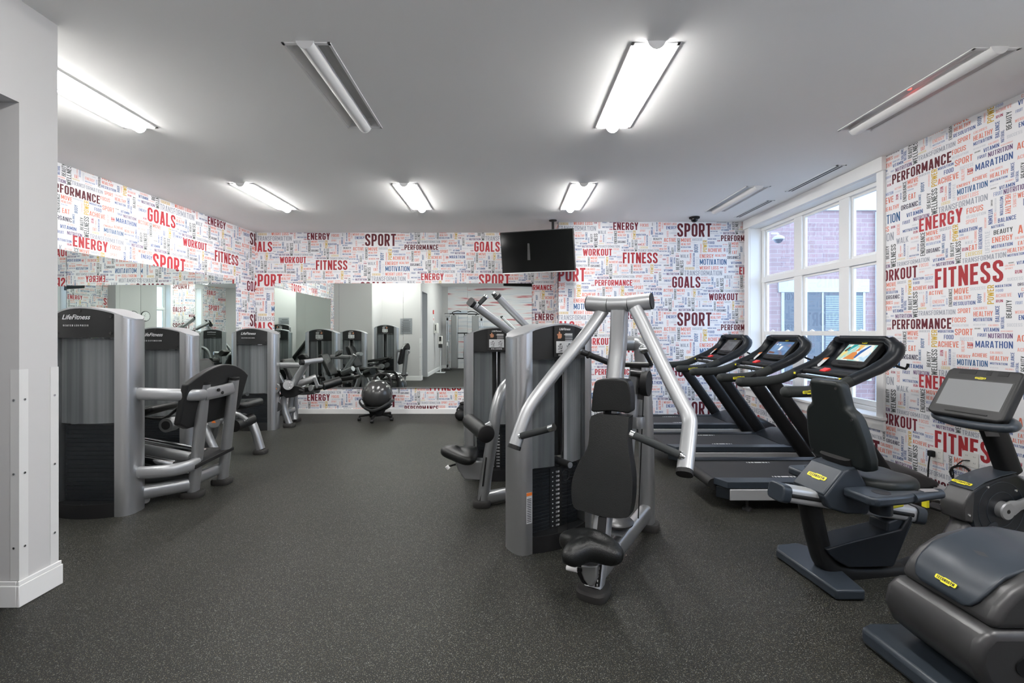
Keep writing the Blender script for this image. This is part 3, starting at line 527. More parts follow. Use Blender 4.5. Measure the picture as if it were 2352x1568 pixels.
# ---------------------------------------------------------------- outside
ob=thing('brick_building','red brick building outside with white upper cladding, seen through the large window','building',(6.6,8.2,-.2))
XB,YO=4.41,7.6
MB().b2((XB,YO,-.2),(10.5,10.5,3.43)).build('brick_wall',m_brick,ob,sharp=30)
cl=MB(); cl.b2((XB-.05,YO-.05,3.43),(10.5,10.5,4.15)); cl.b2((XB-.09,YO-.09,4.15),(10.5,10.5,4.22))
for x in (4.9,5.65,6.4,7.15): cl.b2((x,YO-.056,3.43),(x+.012,YO-.05,4.15))
cl.build('upper_cladding',m_clad,ob)
MB().b2((4.52,YO-.03,2.07),(6.03,YO+.02,2.29)).build('lintel',m_clad,ob,bev=.004)
wf=MB()
for a,b_ in ((4.57,4.62),(5.245,5.275),(5.93,5.97)): wf.b2((a,YO-.02,.72),(b_,YO+.02,2.07))
wf.b2((4.57,YO-.02,.66),(5.97,YO+.02,.73)); wf.b2((4.5,YO-.06,.60),(6.04,YO+.02,.66)); wf.b2((4.57,YO-.02,1.36),(5.97,YO+.02,1.39))
wfo=wf.build('window_frame',m_clad,ob,bev=.004)
MB().b2((4.60,YO-.008,.72),(5.95,YO-.002,2.07)).build('window_pane',m_darkglass,wfo)
bl=MB()
for k in range(34): bl.box((5.62,YO-.012,.98+k*.031),(.62,.004,.018))
bl.build('blind',m_blind,wfo)
MB().tube([(6.14,YO-.04,-.1),(6.14,YO-.04,3.4)],.022,10).build('downpipe',m_clad,ob)
sc_=thing('outdoor_dome_camera','white security dome camera on an arm on the brick wall outside the window','camera',P(1788,545,7.3))
a_=P(1773,536,7.59); c_=P(1788,540,7.3)
MB().tube([a_,P(1786,536,7.4),c_],.016,10).build('arm',m_clad,sc_)
MB().lathe([(.02,.06),(.05,.05),(.085,.02),(.088,-.01)],c_-V((0,0,.06))).build('housing',m_clad,sc_)
MB().ball(c_-V((0,0,.07)),(.065,.065,.06)).build('dome',mat('smoked dome',(.06,.08,.12),.1),sc_)
MB().b2((XR+.24,-3,-.2),(12,12,-.15)).build('ground_outside',m_ground)['kind']='structure'
# ---------------------------------------------------------------- mirrors
def mirror_panel(nm, a, b_, nrm, yaw, pitch=0):
    a=V(a);b_=V(b_);nrm=V(nrm); c=(a+b_)/2; d=(b_-a); L=d.length-.003; d.normalize()
    c=c+nrm*.006; z0,z1=.459,2.245
    o=bpy.data.objects.new('wall_mirror',None)
    t=thing('wall_mirror',nm,'mirror',c+V((0,0,z0)),0,'mirror panels on the walls')
    rm=Mx.Rotation(R(yaw),3,'Z')@Mx.Rotation(R(pitch),3,d)
    q=[c+rm@(d*(sx*L/2)+V((0,0,(zz-(z0+z1)/2)))) + V((0,0,(z0+z1)/2)) for sx,zz in ((-1,z0),(1,z0),(1,z1),(-1,z1))]
    f=rm@nrm
    q=[p+nrm*.008 for p in q]
    MB().add(q,[(0,1,2,3)]).build('mirror_glass',m_mirror,t,kind='flat')
    MB().prism([p-f*.001 for p in q],-f*.006).build('mirror_backing',m_gun,t)
    bpy.data.objects.remove(o)
xs=[-4.003,-2.896,-1.789,-.682,.427]
nm=['mirror panel on the back wall nearest the left corner, behind the seated leg curl','second mirror panel from the left on the back wall, above the exercise ball chair','third mirror panel from the left on the back wall, showing a white doorway wall','rightmost mirror panel on the back wall, behind the pulldown machine, showing red streaks']
for k in range(4): mirror_panel(nm[k],(xs[k],YM,0),(xs[k+1],YM,0),(0,-1,0),(.25,-.1,-.1,.15)[k],(.1,0,.05,0)[k])
ys=[7.316,6.43,5.545,4.66,3.775]; nm=['mirror panel on the left wall nearest the back corner','left wall mirror panel between the back two weight towers','left wall mirror panel above the leg extension tower','left wall mirror panel nearest the white wall end']
for k in range(4):
    pt=lambda y: V((LW0.x+(y-LW0.y)*LWd.x/LWd.y,y,0))
    mirror_panel(nm[k],pt(ys[k+1]),pt(ys[k]),LWn,(.5,-.35,.4,-.3)[k])
ch=MB(); ch.b2((-4.003,YM-.02,.445),(.427,YM-.001,.459)); struct(ch.build('trim_1',m_alu))
# ---------------------------------------------------------------- ceiling lamps
def lamp(x,y,lit,label):
    t=thing('ceiling_lamp',label,'ceiling lamp',(x,y,CEIL-.05),0,'recessed ceiling lamps that are lit' if lit else 'recessed ceiling lamps that are off')
    w,l=LWd2/2,LLn/2; z=CEIL
    f=MB()
    for a,b_ in (((-w,-l),(w,-l+.022)),((-w,l-.022),(w,l)),((-w,-l),(-w+.018,l)),((w-.018,-l),(w,l))): f.b2((x+a[0],y+a[1],z-.006),(x+b_[0],y+b_[1],z+.004))
    f.build('trim_frame',m_lampmetal,t,bev=.001)
    g=MB()                                               # two curved reflector troughs
    for s in (-1,1):
        rg=[]
        for yy in (y-l+.014,y+l-.014):
            rg.append([V((x+s*(w-.014-(w-.014)*k/8),yy,z+.002+.075*math.sin(math.pi*min(1,k/6.5)*.62))) for k in range(9)])
        g.loft(rg,False,False)
    for yy in (y-l+.013,y+l-.013): g.b2((x-w+.012,yy-.002,z),(x+w-.012,yy+.002,z+.09))
    g.b2((x-w+.012,y-l+.012,z+.085),(x+w-.012,y+l-.012,z+.09))
    g.build('reflector',m_lampmetal,t,sharp=60,kind='flat')
    n=10; prof=[(.052*math.cos(math.pi*k/n),-.056*math.sin(math.pi*k/n)) for k in range(n+1)]
    L=MB(); L.loft([[V((x+px,yy,z+.012+pz)) for px,pz in prof] for yy in (y-l-.008,y+l-.01)],True,True)
    lo=L.build('lens',m_lit if lit else m_lens_off,t)
    for yy,q in ((y-l-.012,-1),(y+l-.01,1)): MB().prism([V((x+px*1.06,yy,z+.013+pz*1.06)) for px,pz in prof],(0,.006,0)).build('lens_end_cap',m_lampmetal,t)
    return t
ln=['lit ceiling lamp at the left, partly behind the white wall end','unlit recessed ceiling lamp, second from the left in the near row','lit ceiling lamp in the near row, above the chest press','unlit ceiling lamp with a red indicator, above the wallpapered right wall',
    'lit ceiling lamp in the far row above the leg curl, leftmost','lit ceiling lamp in the far row, second from the left','lit ceiling lamp in the far row above the hanging television','unlit ceiling lamp in the far row near the slot air vents',
    'lit ceiling lamp added unseen behind the view, left of three','lit ceiling lamp added unseen behind the view, middle of three','lit ceiling lamp added unseen behind the view, nearest the windows']
for (x,y,l_),n_ in zip(LAMPS,ln):
    t=lamp(x,y,l_,n_)
    if n_.startswith('unlit ceiling lamp with'): MB().cyl((x-.075,y-.05,CEIL+.05),(x-.075,y-.05,CEIL+.02),.012,10).build('indicator_light',m_led,t)
for k,(x,y) in enumerate(VENTS):
    t=thing('slot_air_vent',['linear slot air vent in the ceiling above the treadmill nearest the camera','linear slot air vent in the ceiling nearer the back wall, beside the window header'][k],'air vent',(x,y,CEIL-.01),0,'slot vents above the window')
    f=MB(); w,l=.05,.44
    for a,b_ in (((-w,-l),(w,-l+.02)),((-w,l-.02),(w,l)),((-w,-l),(-w+.018,l)),((w-.018,-l),(w,l)),((-.006,-l),(.006,l))): f.b2((x+a[0],y+a[1],CEIL-.005),(x+b_[0],y+b_[1],CEIL+.003))
    f.build('vent_frame',m_ceil,t)
    MB().b2((x-.033,y-.421,CEIL-.004),(x+.033,y+.421,CEIL+.03)).build('slot_shade',m_ink,t)  # solid black block flush in the slots, painting in the shade inside
t=thing('dome_camera','small black dome camera on the ceiling by the back wall','camera',P(1595,500,6.78))
c_=V((P(1595,500,6.78).x,6.78,CEIL))
MB().lathe([(.075,0),(.075,-.02),(.06,-.028)],c_).build('camera_base',m_black,t); MB().ball(c_-V((0,0,.03)),(.052,.052,.05)).build('dome',mat('black dome',(.01,.01,.012),.08),t)
# ---------------------------------------------------------------- television
q=[P(1148,534,6.93),P(1317,523,6.62),P(1322,622.5,6.62),P(1154,629.5,6.93)]
t=thing('television','black flat television hanging from the ceiling in front of the wall corner','television',(q[0]+q[2])/2)
ux=(q[1]-q[0]).normalized(); uz=(q[0]-q[3]).normalized(); n_=ux.cross(uz).normalized(); n_=-n_ if n_.y>0 else n_
MB().prism(q,-n_*.045).build('tv_case',m_black,t,bev=.004)
i_=[q[0]+ux*.012-uz*.012,q[1]-ux*.012-uz*.012,q[2]-ux*.012+uz*.022,q[3]+ux*.012+uz*.022]
MB().prism([p+n_*.002 for p in i_],-n_*.004).build('screen',m_tv,t)
MB().prism([q[3]+n_*.002,q[2]+n_*.002,q[2]+n_*.002+uz*.012,q[3]+n_*.002+uz*.012],-n_*.006).build('lower_bezel',m_alu,t)
pc=V((.70,6.97,CEIL))
MB().cyl(pc-V((0,0,.012)),pc,.06,20).build('ceiling_plate',m_black,t)
MB().cyl(pc-V((0,0,.45)),pc-V((0,0,.01)),.02,12).build('pole',m_black,t)
mc=(q[0]+q[2])/2-n_*.045
MB().tube([pc-V((0,0,.43)),mc],.022,10).box(mc,(.3,.03,.25)).build('wall_arm',m_black,t)
MB().tube([P(1205,652,7.6),P(1206,662,7.6),P(1207,668,7.6)],.006,6).build('hanging_cable',m_ink,t) if False else None
# outlets and cords on the right wall
def outlet(px,py,label,plugs):
    c=PX(px,py,XR); t=thing('wall_outlet',label,'outlet',c,0)
    MB().b2((XR-.008,c.y-.06,c.z-.06),(XR,c.y+.06,c.z+.06)).build('cover_plate',m_white_plate,t,bev=.003)
    h=MB()
    for sy in (-.03,.03):
        for sz in (-.028,.022):
            for q in (-.006,.006): h.b2((XR-.0086,c.y+sy+q-.001,c.z+sz),(XR-.0078,c.y+sy+q+.001,c.z+sz+.008))
    h.build('socket_slot',m_ink,t); return c
c1=outlet(2152,1044,'double power outlet with a black plug in it, right wall',1); c2=outlet(2231,1055,'power outlet with coiled black cable hanging from it',0)
t=thing('power_plug','black power plug with a cord dropping to the floor from the outlet','power cord',(XR-.03,c1.y+.03,c1.z))
MB().box((XR-.028,c1.y+.022,c1.z+.005),(.038,.042,.05)).build('plug',m_black,t,bev=.006)
MB().tube([(XR-.04,c1.y+.022,c1.z-.01),(XR-.045,c1.y+.03,c1.z-.1),(XR-.04,c1.y+.04,c1.z-.22),(XR-.05,c1.y+.03,.01),(XR-.1,c1.y+.0,.008)],.006,8,5).build('cord',m_black,t)
t=thing('coiled_cable','coiled black cable tied beneath the second wall outlet','cable',(XR-.03,c2.y+.1,c2.z-.14))
cc=PX(2209,1092,XR-.03); pts=[]
pts=[V((XR-.012,c2.y+.0,c2.z-.01)),V((XR-.03,c2.y+.04,c2.z-.02))]
for k in range(70):
    a=math.pi*.3+k*2*math.pi/14; r_=1+.08*math.sin(k*1.7); pts.append(cc+V((.008*math.sin(k*.9),.085*r_*math.cos(a),.075*r_*math.sin(a))))
pts+= [V((XR-.02,cc.y+.08,cc.z-.08)),V((XR-.03,cc.y+.12,cc.z-.15)),V((XR-.05,cc.y+.13,.01))]
MB().tube(pts,.0045,6,2).build('cable_coil',m_black,t)
# ---------------------------------------------------------------- weight machine towers
def tower(t, h, title, logo=True, front=-1, stack=.42):
    """front: side (local -y or +y) that carries the placard and the slot; parts go under t, local coordinates"""
    zt=lambda x: h-.085*(x/.32)**2
    by=lambda x: .10+.045*(1-(x/.222)**2)
    xs=[-.222+.444*k/12 for k in range(13)]
    for sg in (-1,1):                                                   # round-edged extruded columns
        prof=[(.222,-.108),(.262,-.108),(.292,-.096),(.312,-.07),(.322,-.03),(.322,.03),(.312,.07),(.292,.096),(.262,.108),(.222,.108)]
        c=MB(); c.loft([[V((sg*x,y,0)) for x,y in prof],[V((sg*x,y,zt(x)-.012)) for x,y in prof]]); c.build('column',m_alu,t,local=True,sharp=50)
    c=MB(); pr=[]                                                       # arched top
    n=16; ring=[]
    for k in range(n+1):
        x=-.326+.652*k/n; w=.112 if abs(x)>.222 else by(x)+.006
        if abs(x)>.262: w=.112*math.sqrt(max(.05,1-((abs(x)-.25)/.08)**2))
        ring.append((x,w,zt(min(abs(x),.326))))
    for k in range(n):
        (x0,w0,z0),(x1,w1,z1)=ring[k],ring[k+1]
        c.add([(x0,-w0,z0),(x1,-w1,z1),(x1,w1,z1),(x0,w0,z0),(x0,-w0,z0-.012),(x1,-w1,z1-.012),(x1,w1,z1-.012),(x0,w0,z0-.012)],[(0,1,2,3),(4,7,6,5),(0,4,5,1),(3,2,6,7)]+([(0,3,7,4)] if k==0 else [])+([(1,5,6,2)] if k==n-1 else []))
    c.build('top_cap',m_silverl,t,local=True,sharp=60)
    def face(name, sy, z0, z1, m, xa, xb, off=0, th=.006):
        xx=[x for x in xs if xa<x<xb]; xx=[xa]+xx+[xb]; c=MB(); top=(lambda x: zt(x)-.012) if z1 is None else (lambda x:z1)
        c.loft([[V((x,sy*(by(x)+off),z0)),V((x,sy*(by(x)+off),top(x))),V((x,sy*(by(x)+off-th),top(x))),V((x,sy*(by(x)+off-th),z0))] for x in xx])
        return c.build(name,m,t,local=True,sharp=25)
    zh=h-.235
    hb=face('header_panel',-front,zh,None,m_char,-.222,.222,.004)
    face('shroud_panel',-front,.105,zh-.004,m_smoke,-.222,.222)
    hf=face('header_panel',front,zh,None,m_char,-.222,.222,.004)
    face('shroud_panel',front,.105,zh-.004,m_smoke,-.222,-.045); face('shroud_panel',front,.105,zh-.004,m_smoke,.035,.222)
    b=MB(); pb=[(x,-(by(x)+.008)) for x in xs]+[(x,by(x)+.008) for x in xs[::-1]]
    b.prism([V((x,y,.0)) for x,y in pb],(0,0,.105)); b.build('base',m_black,t,local=True,sharp=30)
    s=MB(); nP=18
    for k in range(nP): s.box((0,0,.09+k*stack/nP+stack/nP/2),(.385,.125,stack/nP-.002))
    so=s.build('weight_stack',m_steel,t,local=True,bev=.002)
    g=MB()
    for x in (-.09,.09): g.cyl((x,front*.03,.1),(x,front*.03,zh+.05),.014,12)
    g.cyl((0,front*.03,.1+stack),(0,front*.03,zh+.05),.007,8); g.build('guide_rod',m_chrome,t,local=True)
    face('light_streak_sheet',-front,.11+stack,zh-.004,m_light_streaks,-.22,.22,-.035,.004); face('light_streak_sheet',front,.11+stack,zh-.004,m_light_streaks,-.22,-.045,-.035,.004); face('light_streak_sheet',front,.11+stack,zh-.004,m_light_streaks,.035,.22,-.035,.004)  # added sheets whose pale streaks stand for light through the shroud
    for x in (-.17,.17): MB().box((x,0,(zh+.1)/2),(.035,.05,zh)).build('inner_post',m_silver,t,local=True)
    # numbers beside the slot
    ux=V((-front,0,0)); yy=front*.062
    st=MB(); st.box((ux.x*.0,yy+front*.004,.09+stack/2),(.1,.006,stack-.01)); sto=st.build('number_strip',m_ink,t,local=True)
    nb=MB()
    for k in range(13): letter(nb,str(50+20*k),(ux.x*.012,yy+front*.0085,.075+stack*(1-(k+.9)/14.2)),ux,(0,0,1),.013,.03)
    for k in range(13): nb.box((ux.x*-.03,yy+front*.0085,.082+stack*(1-(k+.9)/14.2)),(.008,.001,.007))
    nb.build('number_print',m_white,sto,local=True,kind='flat')
    # selector knob
    kn=MB(); kz=.135+stack; kn.cyl((0,yy,kz),(0,front*.21,kz),.024,16); kn.cyl((0,front*.205,kz),(0,front*.215,kz),.019,16,1); kn.build('selector_knob',[m_char,m_alu],t,local=True)
    rg=MB(); rg.tube([V((.03*math.sin(a)+.0,front*.17,.06+stack+.035*math.cos(a))) for a in [k*math.pi/8 for k in range(17)]],.003,6); rg.build('pin_lanyard',m_black,t,local=True)
    # placard on the front
    zc=h-.12; yf=front*(by(0)+.012); 
    p=MB(); p.box((0,yf-front*.003,zc),(.17,.006,.20)); po=p.build('placard',m_ink,hf,local=True)
    d=MB(); yq=yf+front*.0015
    d.box((0,yq,zc-.035),(.14,.001,.076),m=0); d.box((ux.x*.03,yq,zc+.045),(.07,.0008,.004),m=1)
    for k in range(5): d.box((ux.x*.035,yq,zc+.052-k*.011),(.062,.0008,.0035),m=1)
    for cx_ in (-.036,.036):
        for (ax,az,aw,ah) in ((-.004,-.028,.004,.03),(-.013,-.047,.012,.004),(.008,-.057,.016,.004),(.004,-.016,.008,.008),(.012,-.035,.004,.02),(-.016,-.03,.004,.012),(0,-.066,.03,.003),(.006,-.045,.012,.005)): d.box((cx_+ax,yq+front*.001,zc+az),(aw,.001,ah),m=2)
    for (ax,az,aw,ah) in ((-.045,.036,.026,.032),(-.058,.045,.012,.01),(-.031,.038,.01,.024),(-.045,.058,.011,.013)): d.box((-ux.x*-ax*1.0,yq+front*.001,zc+az),(aw,.001,ah),m=3)
    d.build('instruction_print',[m_label,m_white,m_gun,m_skin],po,local=True)
    lg=MB(); script_logo(lg,'LifeFitness',(0,yq,zc+.074),ux,(0,0,1),.022); letter(lg,title.split('+')[1],(0,yq,zc-.092),ux,(0,0,1),.011,.10,gap=.3); lg.build('placard_lettering',m_white,po,local=True,kind='flat')
    # maker's lettering on the back header
    if logo:
        lg=MB(); yb=-front*(by(0)+.0115); ub=V((front,0,0))
        script_logo(lg,'LifeFitness',(-ub.x*.025,yb+(-front*.001),h-.095),ub,(0,0,1),.05); lg.build('maker_lettering',m_label,hb,local=True,kind='flat'); lg=MB(); letter(lg,title.split('+')[0],(-ub.x*.025,-front*(by(0)+.0125),h-.148),ub,(0,0,1),.013,.19,gap=.35)
        lg.build('title_lettering',m_label,hb,local=True,kind='flat')
        for x,z in ((-.2,h-.075),(.2,h-.075),(0,h-.03),(-.2,h-.2),(.2,h-.2)): MB().cyl((x,-front*(by(x)+.003),z),(x,-front*(by(x)+.009),z),.011,10).build('screw_cap',m_ink,hb,local=True)
def foot(t,c,sx,sy,rz=0,h=.05,m=None):
    a=MB(); q=[]
    for k in range(20):
        an=2*math.pi*k/20; q.append((math.copysign(abs(math.cos(an))**.6,math.cos(an))*sx/2,math.copysign(abs(math.sin(an))**.6,math.sin(an))*sy/2))
    cr,sr=math.cos(rz),math.sin(rz)
    a.loft([[V((c[0]+x*f*cr-y*f*sr,c[1]+x*f*sr+y*f*cr,z)) for x,y in q] for f,z in ((.96,0),(1,.012),(1,h*.75),(.9,h))])
    return a.build('rubber_foot',m or m_foot,t)
OV=(.052,.040)
# ---- seated leg press, nearest on the left
t=thing('seated_leg_press_machine','seated leg press machine nearest on the left, with arched black foot plate','exercise machine',(-3.217,3.575,0),0,'weight machines along the left wall')
tower(t,1.60,'SEATED LEG PRESS+LEG PRESS',front=1,stack=.60)
def upr(px0,py0,px1,py1,Y,name='upright'):
    a,b_=P(px0,py0,Y),P(px1,py1,Y); a=a+(b_-a)*(-a.z/(b_.z-a.z))
    o=MB().tube([a,b_],(.05,.037),16,up=(0,1,0),sq=.7).build(name,m_silver,t,sharp=60)
    d=(b_-a).normalized(); MB().tube([b_,b_+d*.025],(.052,.039),16,up=(0,1,0),sq=.7).build('end_cap',m_black,o)
    return a,b_
a1,b1=upr(443,1140,470,882,3.90); a2,b2_=upr(510,1112,537,872,4.24)
foot(t,a1,.17,.14); foot(t,a2,.17,.14)
MB().tube([P(470,905,3.88)+V((.0,0,0)),P(505,898,4.05),P(535,890,4.22)],(.055,.022),14,up=(0,0,1),sq=.5).build('crossbar',m_silver,t)
# curved arms from the tower column to the near upright
cx=V((-2.90,3.60,0))
for z0,e in ((P(300,905,3.55).z,P(467,906,3.88)),(P(300,1088,3.55).z,P(452,1062,3.88))):
    s0=V((-2.93,3.58,z0)); MB().tube([s0,V((-2.82,3.595,z0+(e.z-z0)*.1)),V((-2.70,3.65,z0+(e.z-z0)*.35)),V((e.x+.005,3.75,z0+(e.z-z0)*.7)),e],(.048,.034),16,5,up=(0,0,1),sq=.75).build('curved_arm',m_silverl,t,sharp=60)
MB().tube([V((-2.93,3.66,.12)),a1+V((0,0,.11))],(.055,.04),14,sq=.7).build('base_tube',m_silver,t)
MB().tube([a1+V((-.02,0,.14)),a2+V((-.02,0,.14))],(.05,.035),14,sq=.7).build('base_tube',m_silver,t)
# arched foot plate facing left
fp=[]; tilt=lambda z: -2.665+.10*(z-.6)/.4
for k in range(13):
    f=k/12; Y=3.66+.86*f; z=.985+.135*math.sin(math.pi*f)**.9; fp.append(V((tilt(z),Y,z)))
fp+= [V((tilt(.66),4.50,.66)),V((tilt(.60),4.36,.60)),V((tilt(.60),3.80,.60)),V((tilt(.66),3.68,.66))]
MB().prism(fp,(-.055,0,0)).build('foot_plate',m_char,t,bev=.012,seg=3)
pl_=MB()
for Y,z in ((4.0,.90),(4.05,.87),(4.14,.885),(4.19,.92)): pl_.cyl((-2.553+.0,Y,z),(-2.53,Y,z),.014,10)
pl_.build('bolt_cap',m_black,t)
# lower tread, rails and seat
MB().prism([V((-2.99,3.74,.27)),V((-2.60,3.80,.30)),V((-2.58,4.30,.33)),V((-2.90,4.28,.32)),V((-3.02,4.0,.29))],(0,0,-.035)).build('step_plate',m_black,t,bev=.006)
for y_,w_ in ((3.80,.028),(4.0,.04),(4.2,.028)): MB().tube([V((-2.78,y_,.30)),V((-3.98,y_,.52))],(w_*1.2,w_),14,sq=.7).build('seat_rail',m_chrome if w_<.03 else m_silver,t)
seat_c=V((-3.50,4.0,.66))
st=MB(); st.prism([V((-3.78,3.78,.60)),V((-3.20,3.80,.665)),V((-3.05,3.82,.71)),V((-3.0,3.84,.72)),V((-3.0,4.16,.72)),V((-3.05,4.18,.71)),V((-3.20,4.2,.665)),V((-3.78,4.22,.60))],(0,0,.06)); st.build('seat',m_vinyl,t,bev=.025,seg=4)
MB().prism([V((-3.66,3.8,.64)),V((-4.08,3.84,1.22)),V((-4.08,4.16,1.22)),V((-3.66,4.2,.64))],(-.07,0,-.04)).build('backrest',m_vinyl,t,bev=.028,seg=4)
MB().prism([V((-3.72,3.9,.58)),V((-4.16,3.9,1.15)),V((-4.16,4.1,1.15)),V((-3.72,4.1,.58))],(-.03,0,-.03)).build('backrest_frame',m_silver,t,bev=.008)
MB().tube([V((-3.95,4.0,.30)),V((-3.7,4.0,.5)),V((-3.45,4.0,.58))],(.05,.05),14,4).build('carriage',m_silver,t)
for y_ in (3.74,4.26):
    ro=MB().cyl(V((-3.16,y_-.05,.545)),V((-3.16,y_+.05,.545)),.065,22).build('guide_roller',m_silver,t); MB().cyl(V((-3.16,y_-.053,.545)),V((-3.16,y_-.045,.545)),.04,20).build('roller_cap',m_gun,ro)
    MB().tube([V((-3.45,y_,.62)),V((-3.22,y_,.60)),V((-3.08,y_,.70))],.014,10,3).build('side_handle',m_black,t)
MB().tube([V((-3.98,3.8,.50)),V((-4.0,4.0,.50)),V((-3.98,4.2,.50))],(.04,.03),12,sq=.7).build('rear_bar',m_silver,t)
MB().tube([V((-4.0,4.0,.04)),V((-4.0,4.0,.5))],(.05,.04),14,sq=.7).build('rear_leg',m_silver,t); foot(t,(-4.0,4.0),.15,.15)
MB().tube([V((-4.0,4.0,.12)),V((-2.72,4.02,.12))],(.045,.035),14,sq=.7).build('base_tube',m_silver,t)
MB().tube([V((-2.93,3.68,.06)),V((-3.3,4.0,.1))],(.04,.035),12,sq=.7).build('base_tube',m_silver,t)
# ---- leg extension, second on the left
t=thing('leg_extension_machine','leg extension machine behind the leg press, second weight tower from the left','exercise machine',(-3.652,4.87,0),0,'weight machines along the left wall')
tower(t,1.46,'LEG EXTENSION+LEG EXTENSION',front=1)
MB().prism([V((-3.38,5.06,.62)),V((-3.52,5.08,1.05)),V((-3.58,5.10,1.10)),V((-3.58,5.46,1.10)),V((-3.52,5.48,1.05)),V((-3.38,5.5,.62))],(-.08,0,-.02)).build('backrest',m_vinyl,t,bev=.03,seg=4)
MB().prism([V((-3.46,5.06,.58)),V((-2.98,5.06,.63)),V((-2.92,5.10,.61)),V((-2.92,5.46,.61)),V((-2.98,5.5,.63)),V((-3.46,5.5,.58))],(0,0,-.07)).build('seat',m_vinyl,t,bev=.028,seg=4)
MB().tube([V((-3.55,5.28,.95)),V((-3.5,5.28,.6)),V((-3.3,5.28,.42)),V((-3.0,5.28,.40)),V((-2.86,5.28,.05))],(.05,.042),16,4,sq=.75).build('frame_tube',m_silver,t)
foot(t,(-2.86,5.28),.14,.15); MB().tube([V((-3.9,5.28,.08)),V((-3.5,5.28,.08)),V((-3.36,5.28,.45))],(.05,.042),14,4,sq=.75).build('base_tube',m_silver,t); foot(t,(-3.9,5.28),.14,.15); MB().tube([V((-3.6,5.0,.08)),V((-3.6,5.30,.08))],(.045,.04),14,sq=.75).build('base_tube',m_silver,t)
MB().tube([P(470,978,5.0),P(484,1012,5.0),P(498,1042,5.0)],(.045,.038),14,3).build('front_leg',m_silverl,t)
c_=P(491,967,4.98); MB().cyl(c_,c_+V((0,.05,0)),.072,24).build('cam_cover',m_silver,t)
c0=c_-V((0,.002,0)); MB().prism([c0+V((-.025,0,-.018)),c0+V((.025,0,-.018)),c0+V((0,0,.024))],(0,-.001,0)).build('warning_sticker',m_orange,t)
MB().tube([c_+V((0,.03,0)),V((-3.05,5.08,.5)),V((-2.92,5.1,.42))],(.03,.02),12,3).build('lever_arm',m_silver,t)
MB().cyl(P(538,978,5.0),P(577,962,5.28),.068,22).build('shin_roller',m_vinyl,t)
MB().tube([V((-2.92,5.1,.42)),V((-2.97,5.08,.40))],.02,10).build('roller_axle',m_chrome,t)
for a,b_,z in ((545,568,908),(545,570,926)): MB().tube([P(a,z+3,5.3),P(b_,z-3,5.2)],.022,10).build('hand_grip',m_grip,t)
MB().tube([V((-3.5,5.0,.82)),V((-3.62,4.98,.82)),V((-3.62,4.9,.82))],(.04,.03),12,2).build('support_arm',m_silver,t)
# ---- seated leg curl, third on the left
t=thing('leg_curl_machine','seated leg curl machine with round roller pad in front of the back mirror','exercise machine',(-3.656,6.62,0),0,'weight machines along the left wall')
tower(t,1.466,'SEATED LEG CURL+LEG CURL',front=1)
q=lambda x,y,Y=6.75: P(x,y,Y)
MB().tube([q(628,838,6.72),q(692,839)],(.042,.036),14,sq=.7).build('support_arm',m_silver,t)
MB().tube([q(672,884),q(704,832)],(.05,.042),16,sq=.75).build('frame_tube',m_silver,t)
h_=MB().tube([q(694,832,6.62),q(739,826,6.9)],(.036,.036),16).build('handle_tube',m_silverl,t); MB().cyl(q(694,832,6.62)+V((-.02,-.02,0)),q(697,832,6.64),.04,18).build('end_cap',m_black,h_)
MB().prism([q(680,819,6.95),q(694,812,6.95),q(703,824,7.05),q(690,832,7.05)],(.0,.16,0)).build('thigh_pad',m_vinyl,t,bev=.02,seg=3)
MB().cyl(q(662,884,6.62),q(662,884,6.70),.07,26).build('pivot_cover',m_silver,t)
bo=MB()
for k in range(6): a=k*math.pi/3; bo.cyl(q(662,884,6.615)+V((.045*math.cos(a),0,.045*math.sin(a))),q(662,884,6.625)+V((.045*math.cos(a),0,.045*math.sin(a))),.007,8)
bo.cyl(q(662,884,6.615),q(662,884,6.625),.008,8); bo.build('bolt',m_chrome,t)
MB().prism([q(x,y,6.72) for x,y in ((640,880),(652,880),(690,888),(697,893),(688,905),(674,912),(657,914),(645,905),(641,892))],(0,.06,0)).build('cam_plate',m_black,t,bev=.006)
MB().tube([q(688,896,6.74),q(698,898,6.74)],.03,10).build('stop_bumper',m_black,t)
MB().prism([q(632,849,6.9),q(640,856,6.9),q(651,876,6.9),q(650,884,6.9),q(632,880,6.9)],(0,.06,0)).build('side_shield',m_silverl,t,bev=.015,seg=3)
c_=q(630,892,6.58); MB().cyl(c_,c_+V((0,.04,0)),.075,24).build('cam_cover',m_silver,t); c0=q(633,891,6.575); MB().prism([c0+V((-.022,0,-.016)),c0+V((.022,0,-.016)),c0+V((0,0,.022))],(0,-.001,0)).build('warning_sticker',m_orange,t)
MB().cyl(q(633,934,6.6),q(634,934,6.68),.075,24).build('pulley',m_black,t)
MB().tube([q(635,912),q(650,906)],.02,10).build('link_rod',m_black,t)
MB().tube([q(654,905,6.8),q(652,935,6.8),q(668,982,6.8)],(.05,.044),16,5,sq=.75).build('front_leg',m_silver,t); f1=q(668,982,6.8); foot(t,(f1.x,6.62+.14),.16,.16)
MB().tube([q(672,912,7.25),q(676,965,7.1)],(.045,.04),14,sq=.7).build('rear_leg',m_silver,t); f2=PZ(679,967); foot(t,(f2.x,7.18),.16,.15); MB().tube([V((f2.x,7.15,.6)),V((f2.x,7.18,.04))],(.045,.04),14,sq=.7).build('rear_leg',m_silver,t)
MB().tube([q(632,950,6.85),q(660,944,6.95),q(673,940,7.1)],(.045,.04),14,3,sq=.7).build('base_tube',m_silver,t)
MB().tube([q(684,882,6.9),q(727,866,7.0)],(.05,.05),16).build('seat_tube',m_silver,t)
MB().prism([q(718,868,6.85),q(725,866,6.85),q(734,888,6.85),q(727,892,6.85)],(0,.02,0)).build('roller_bracket',m_silverl,t,bev=.003)
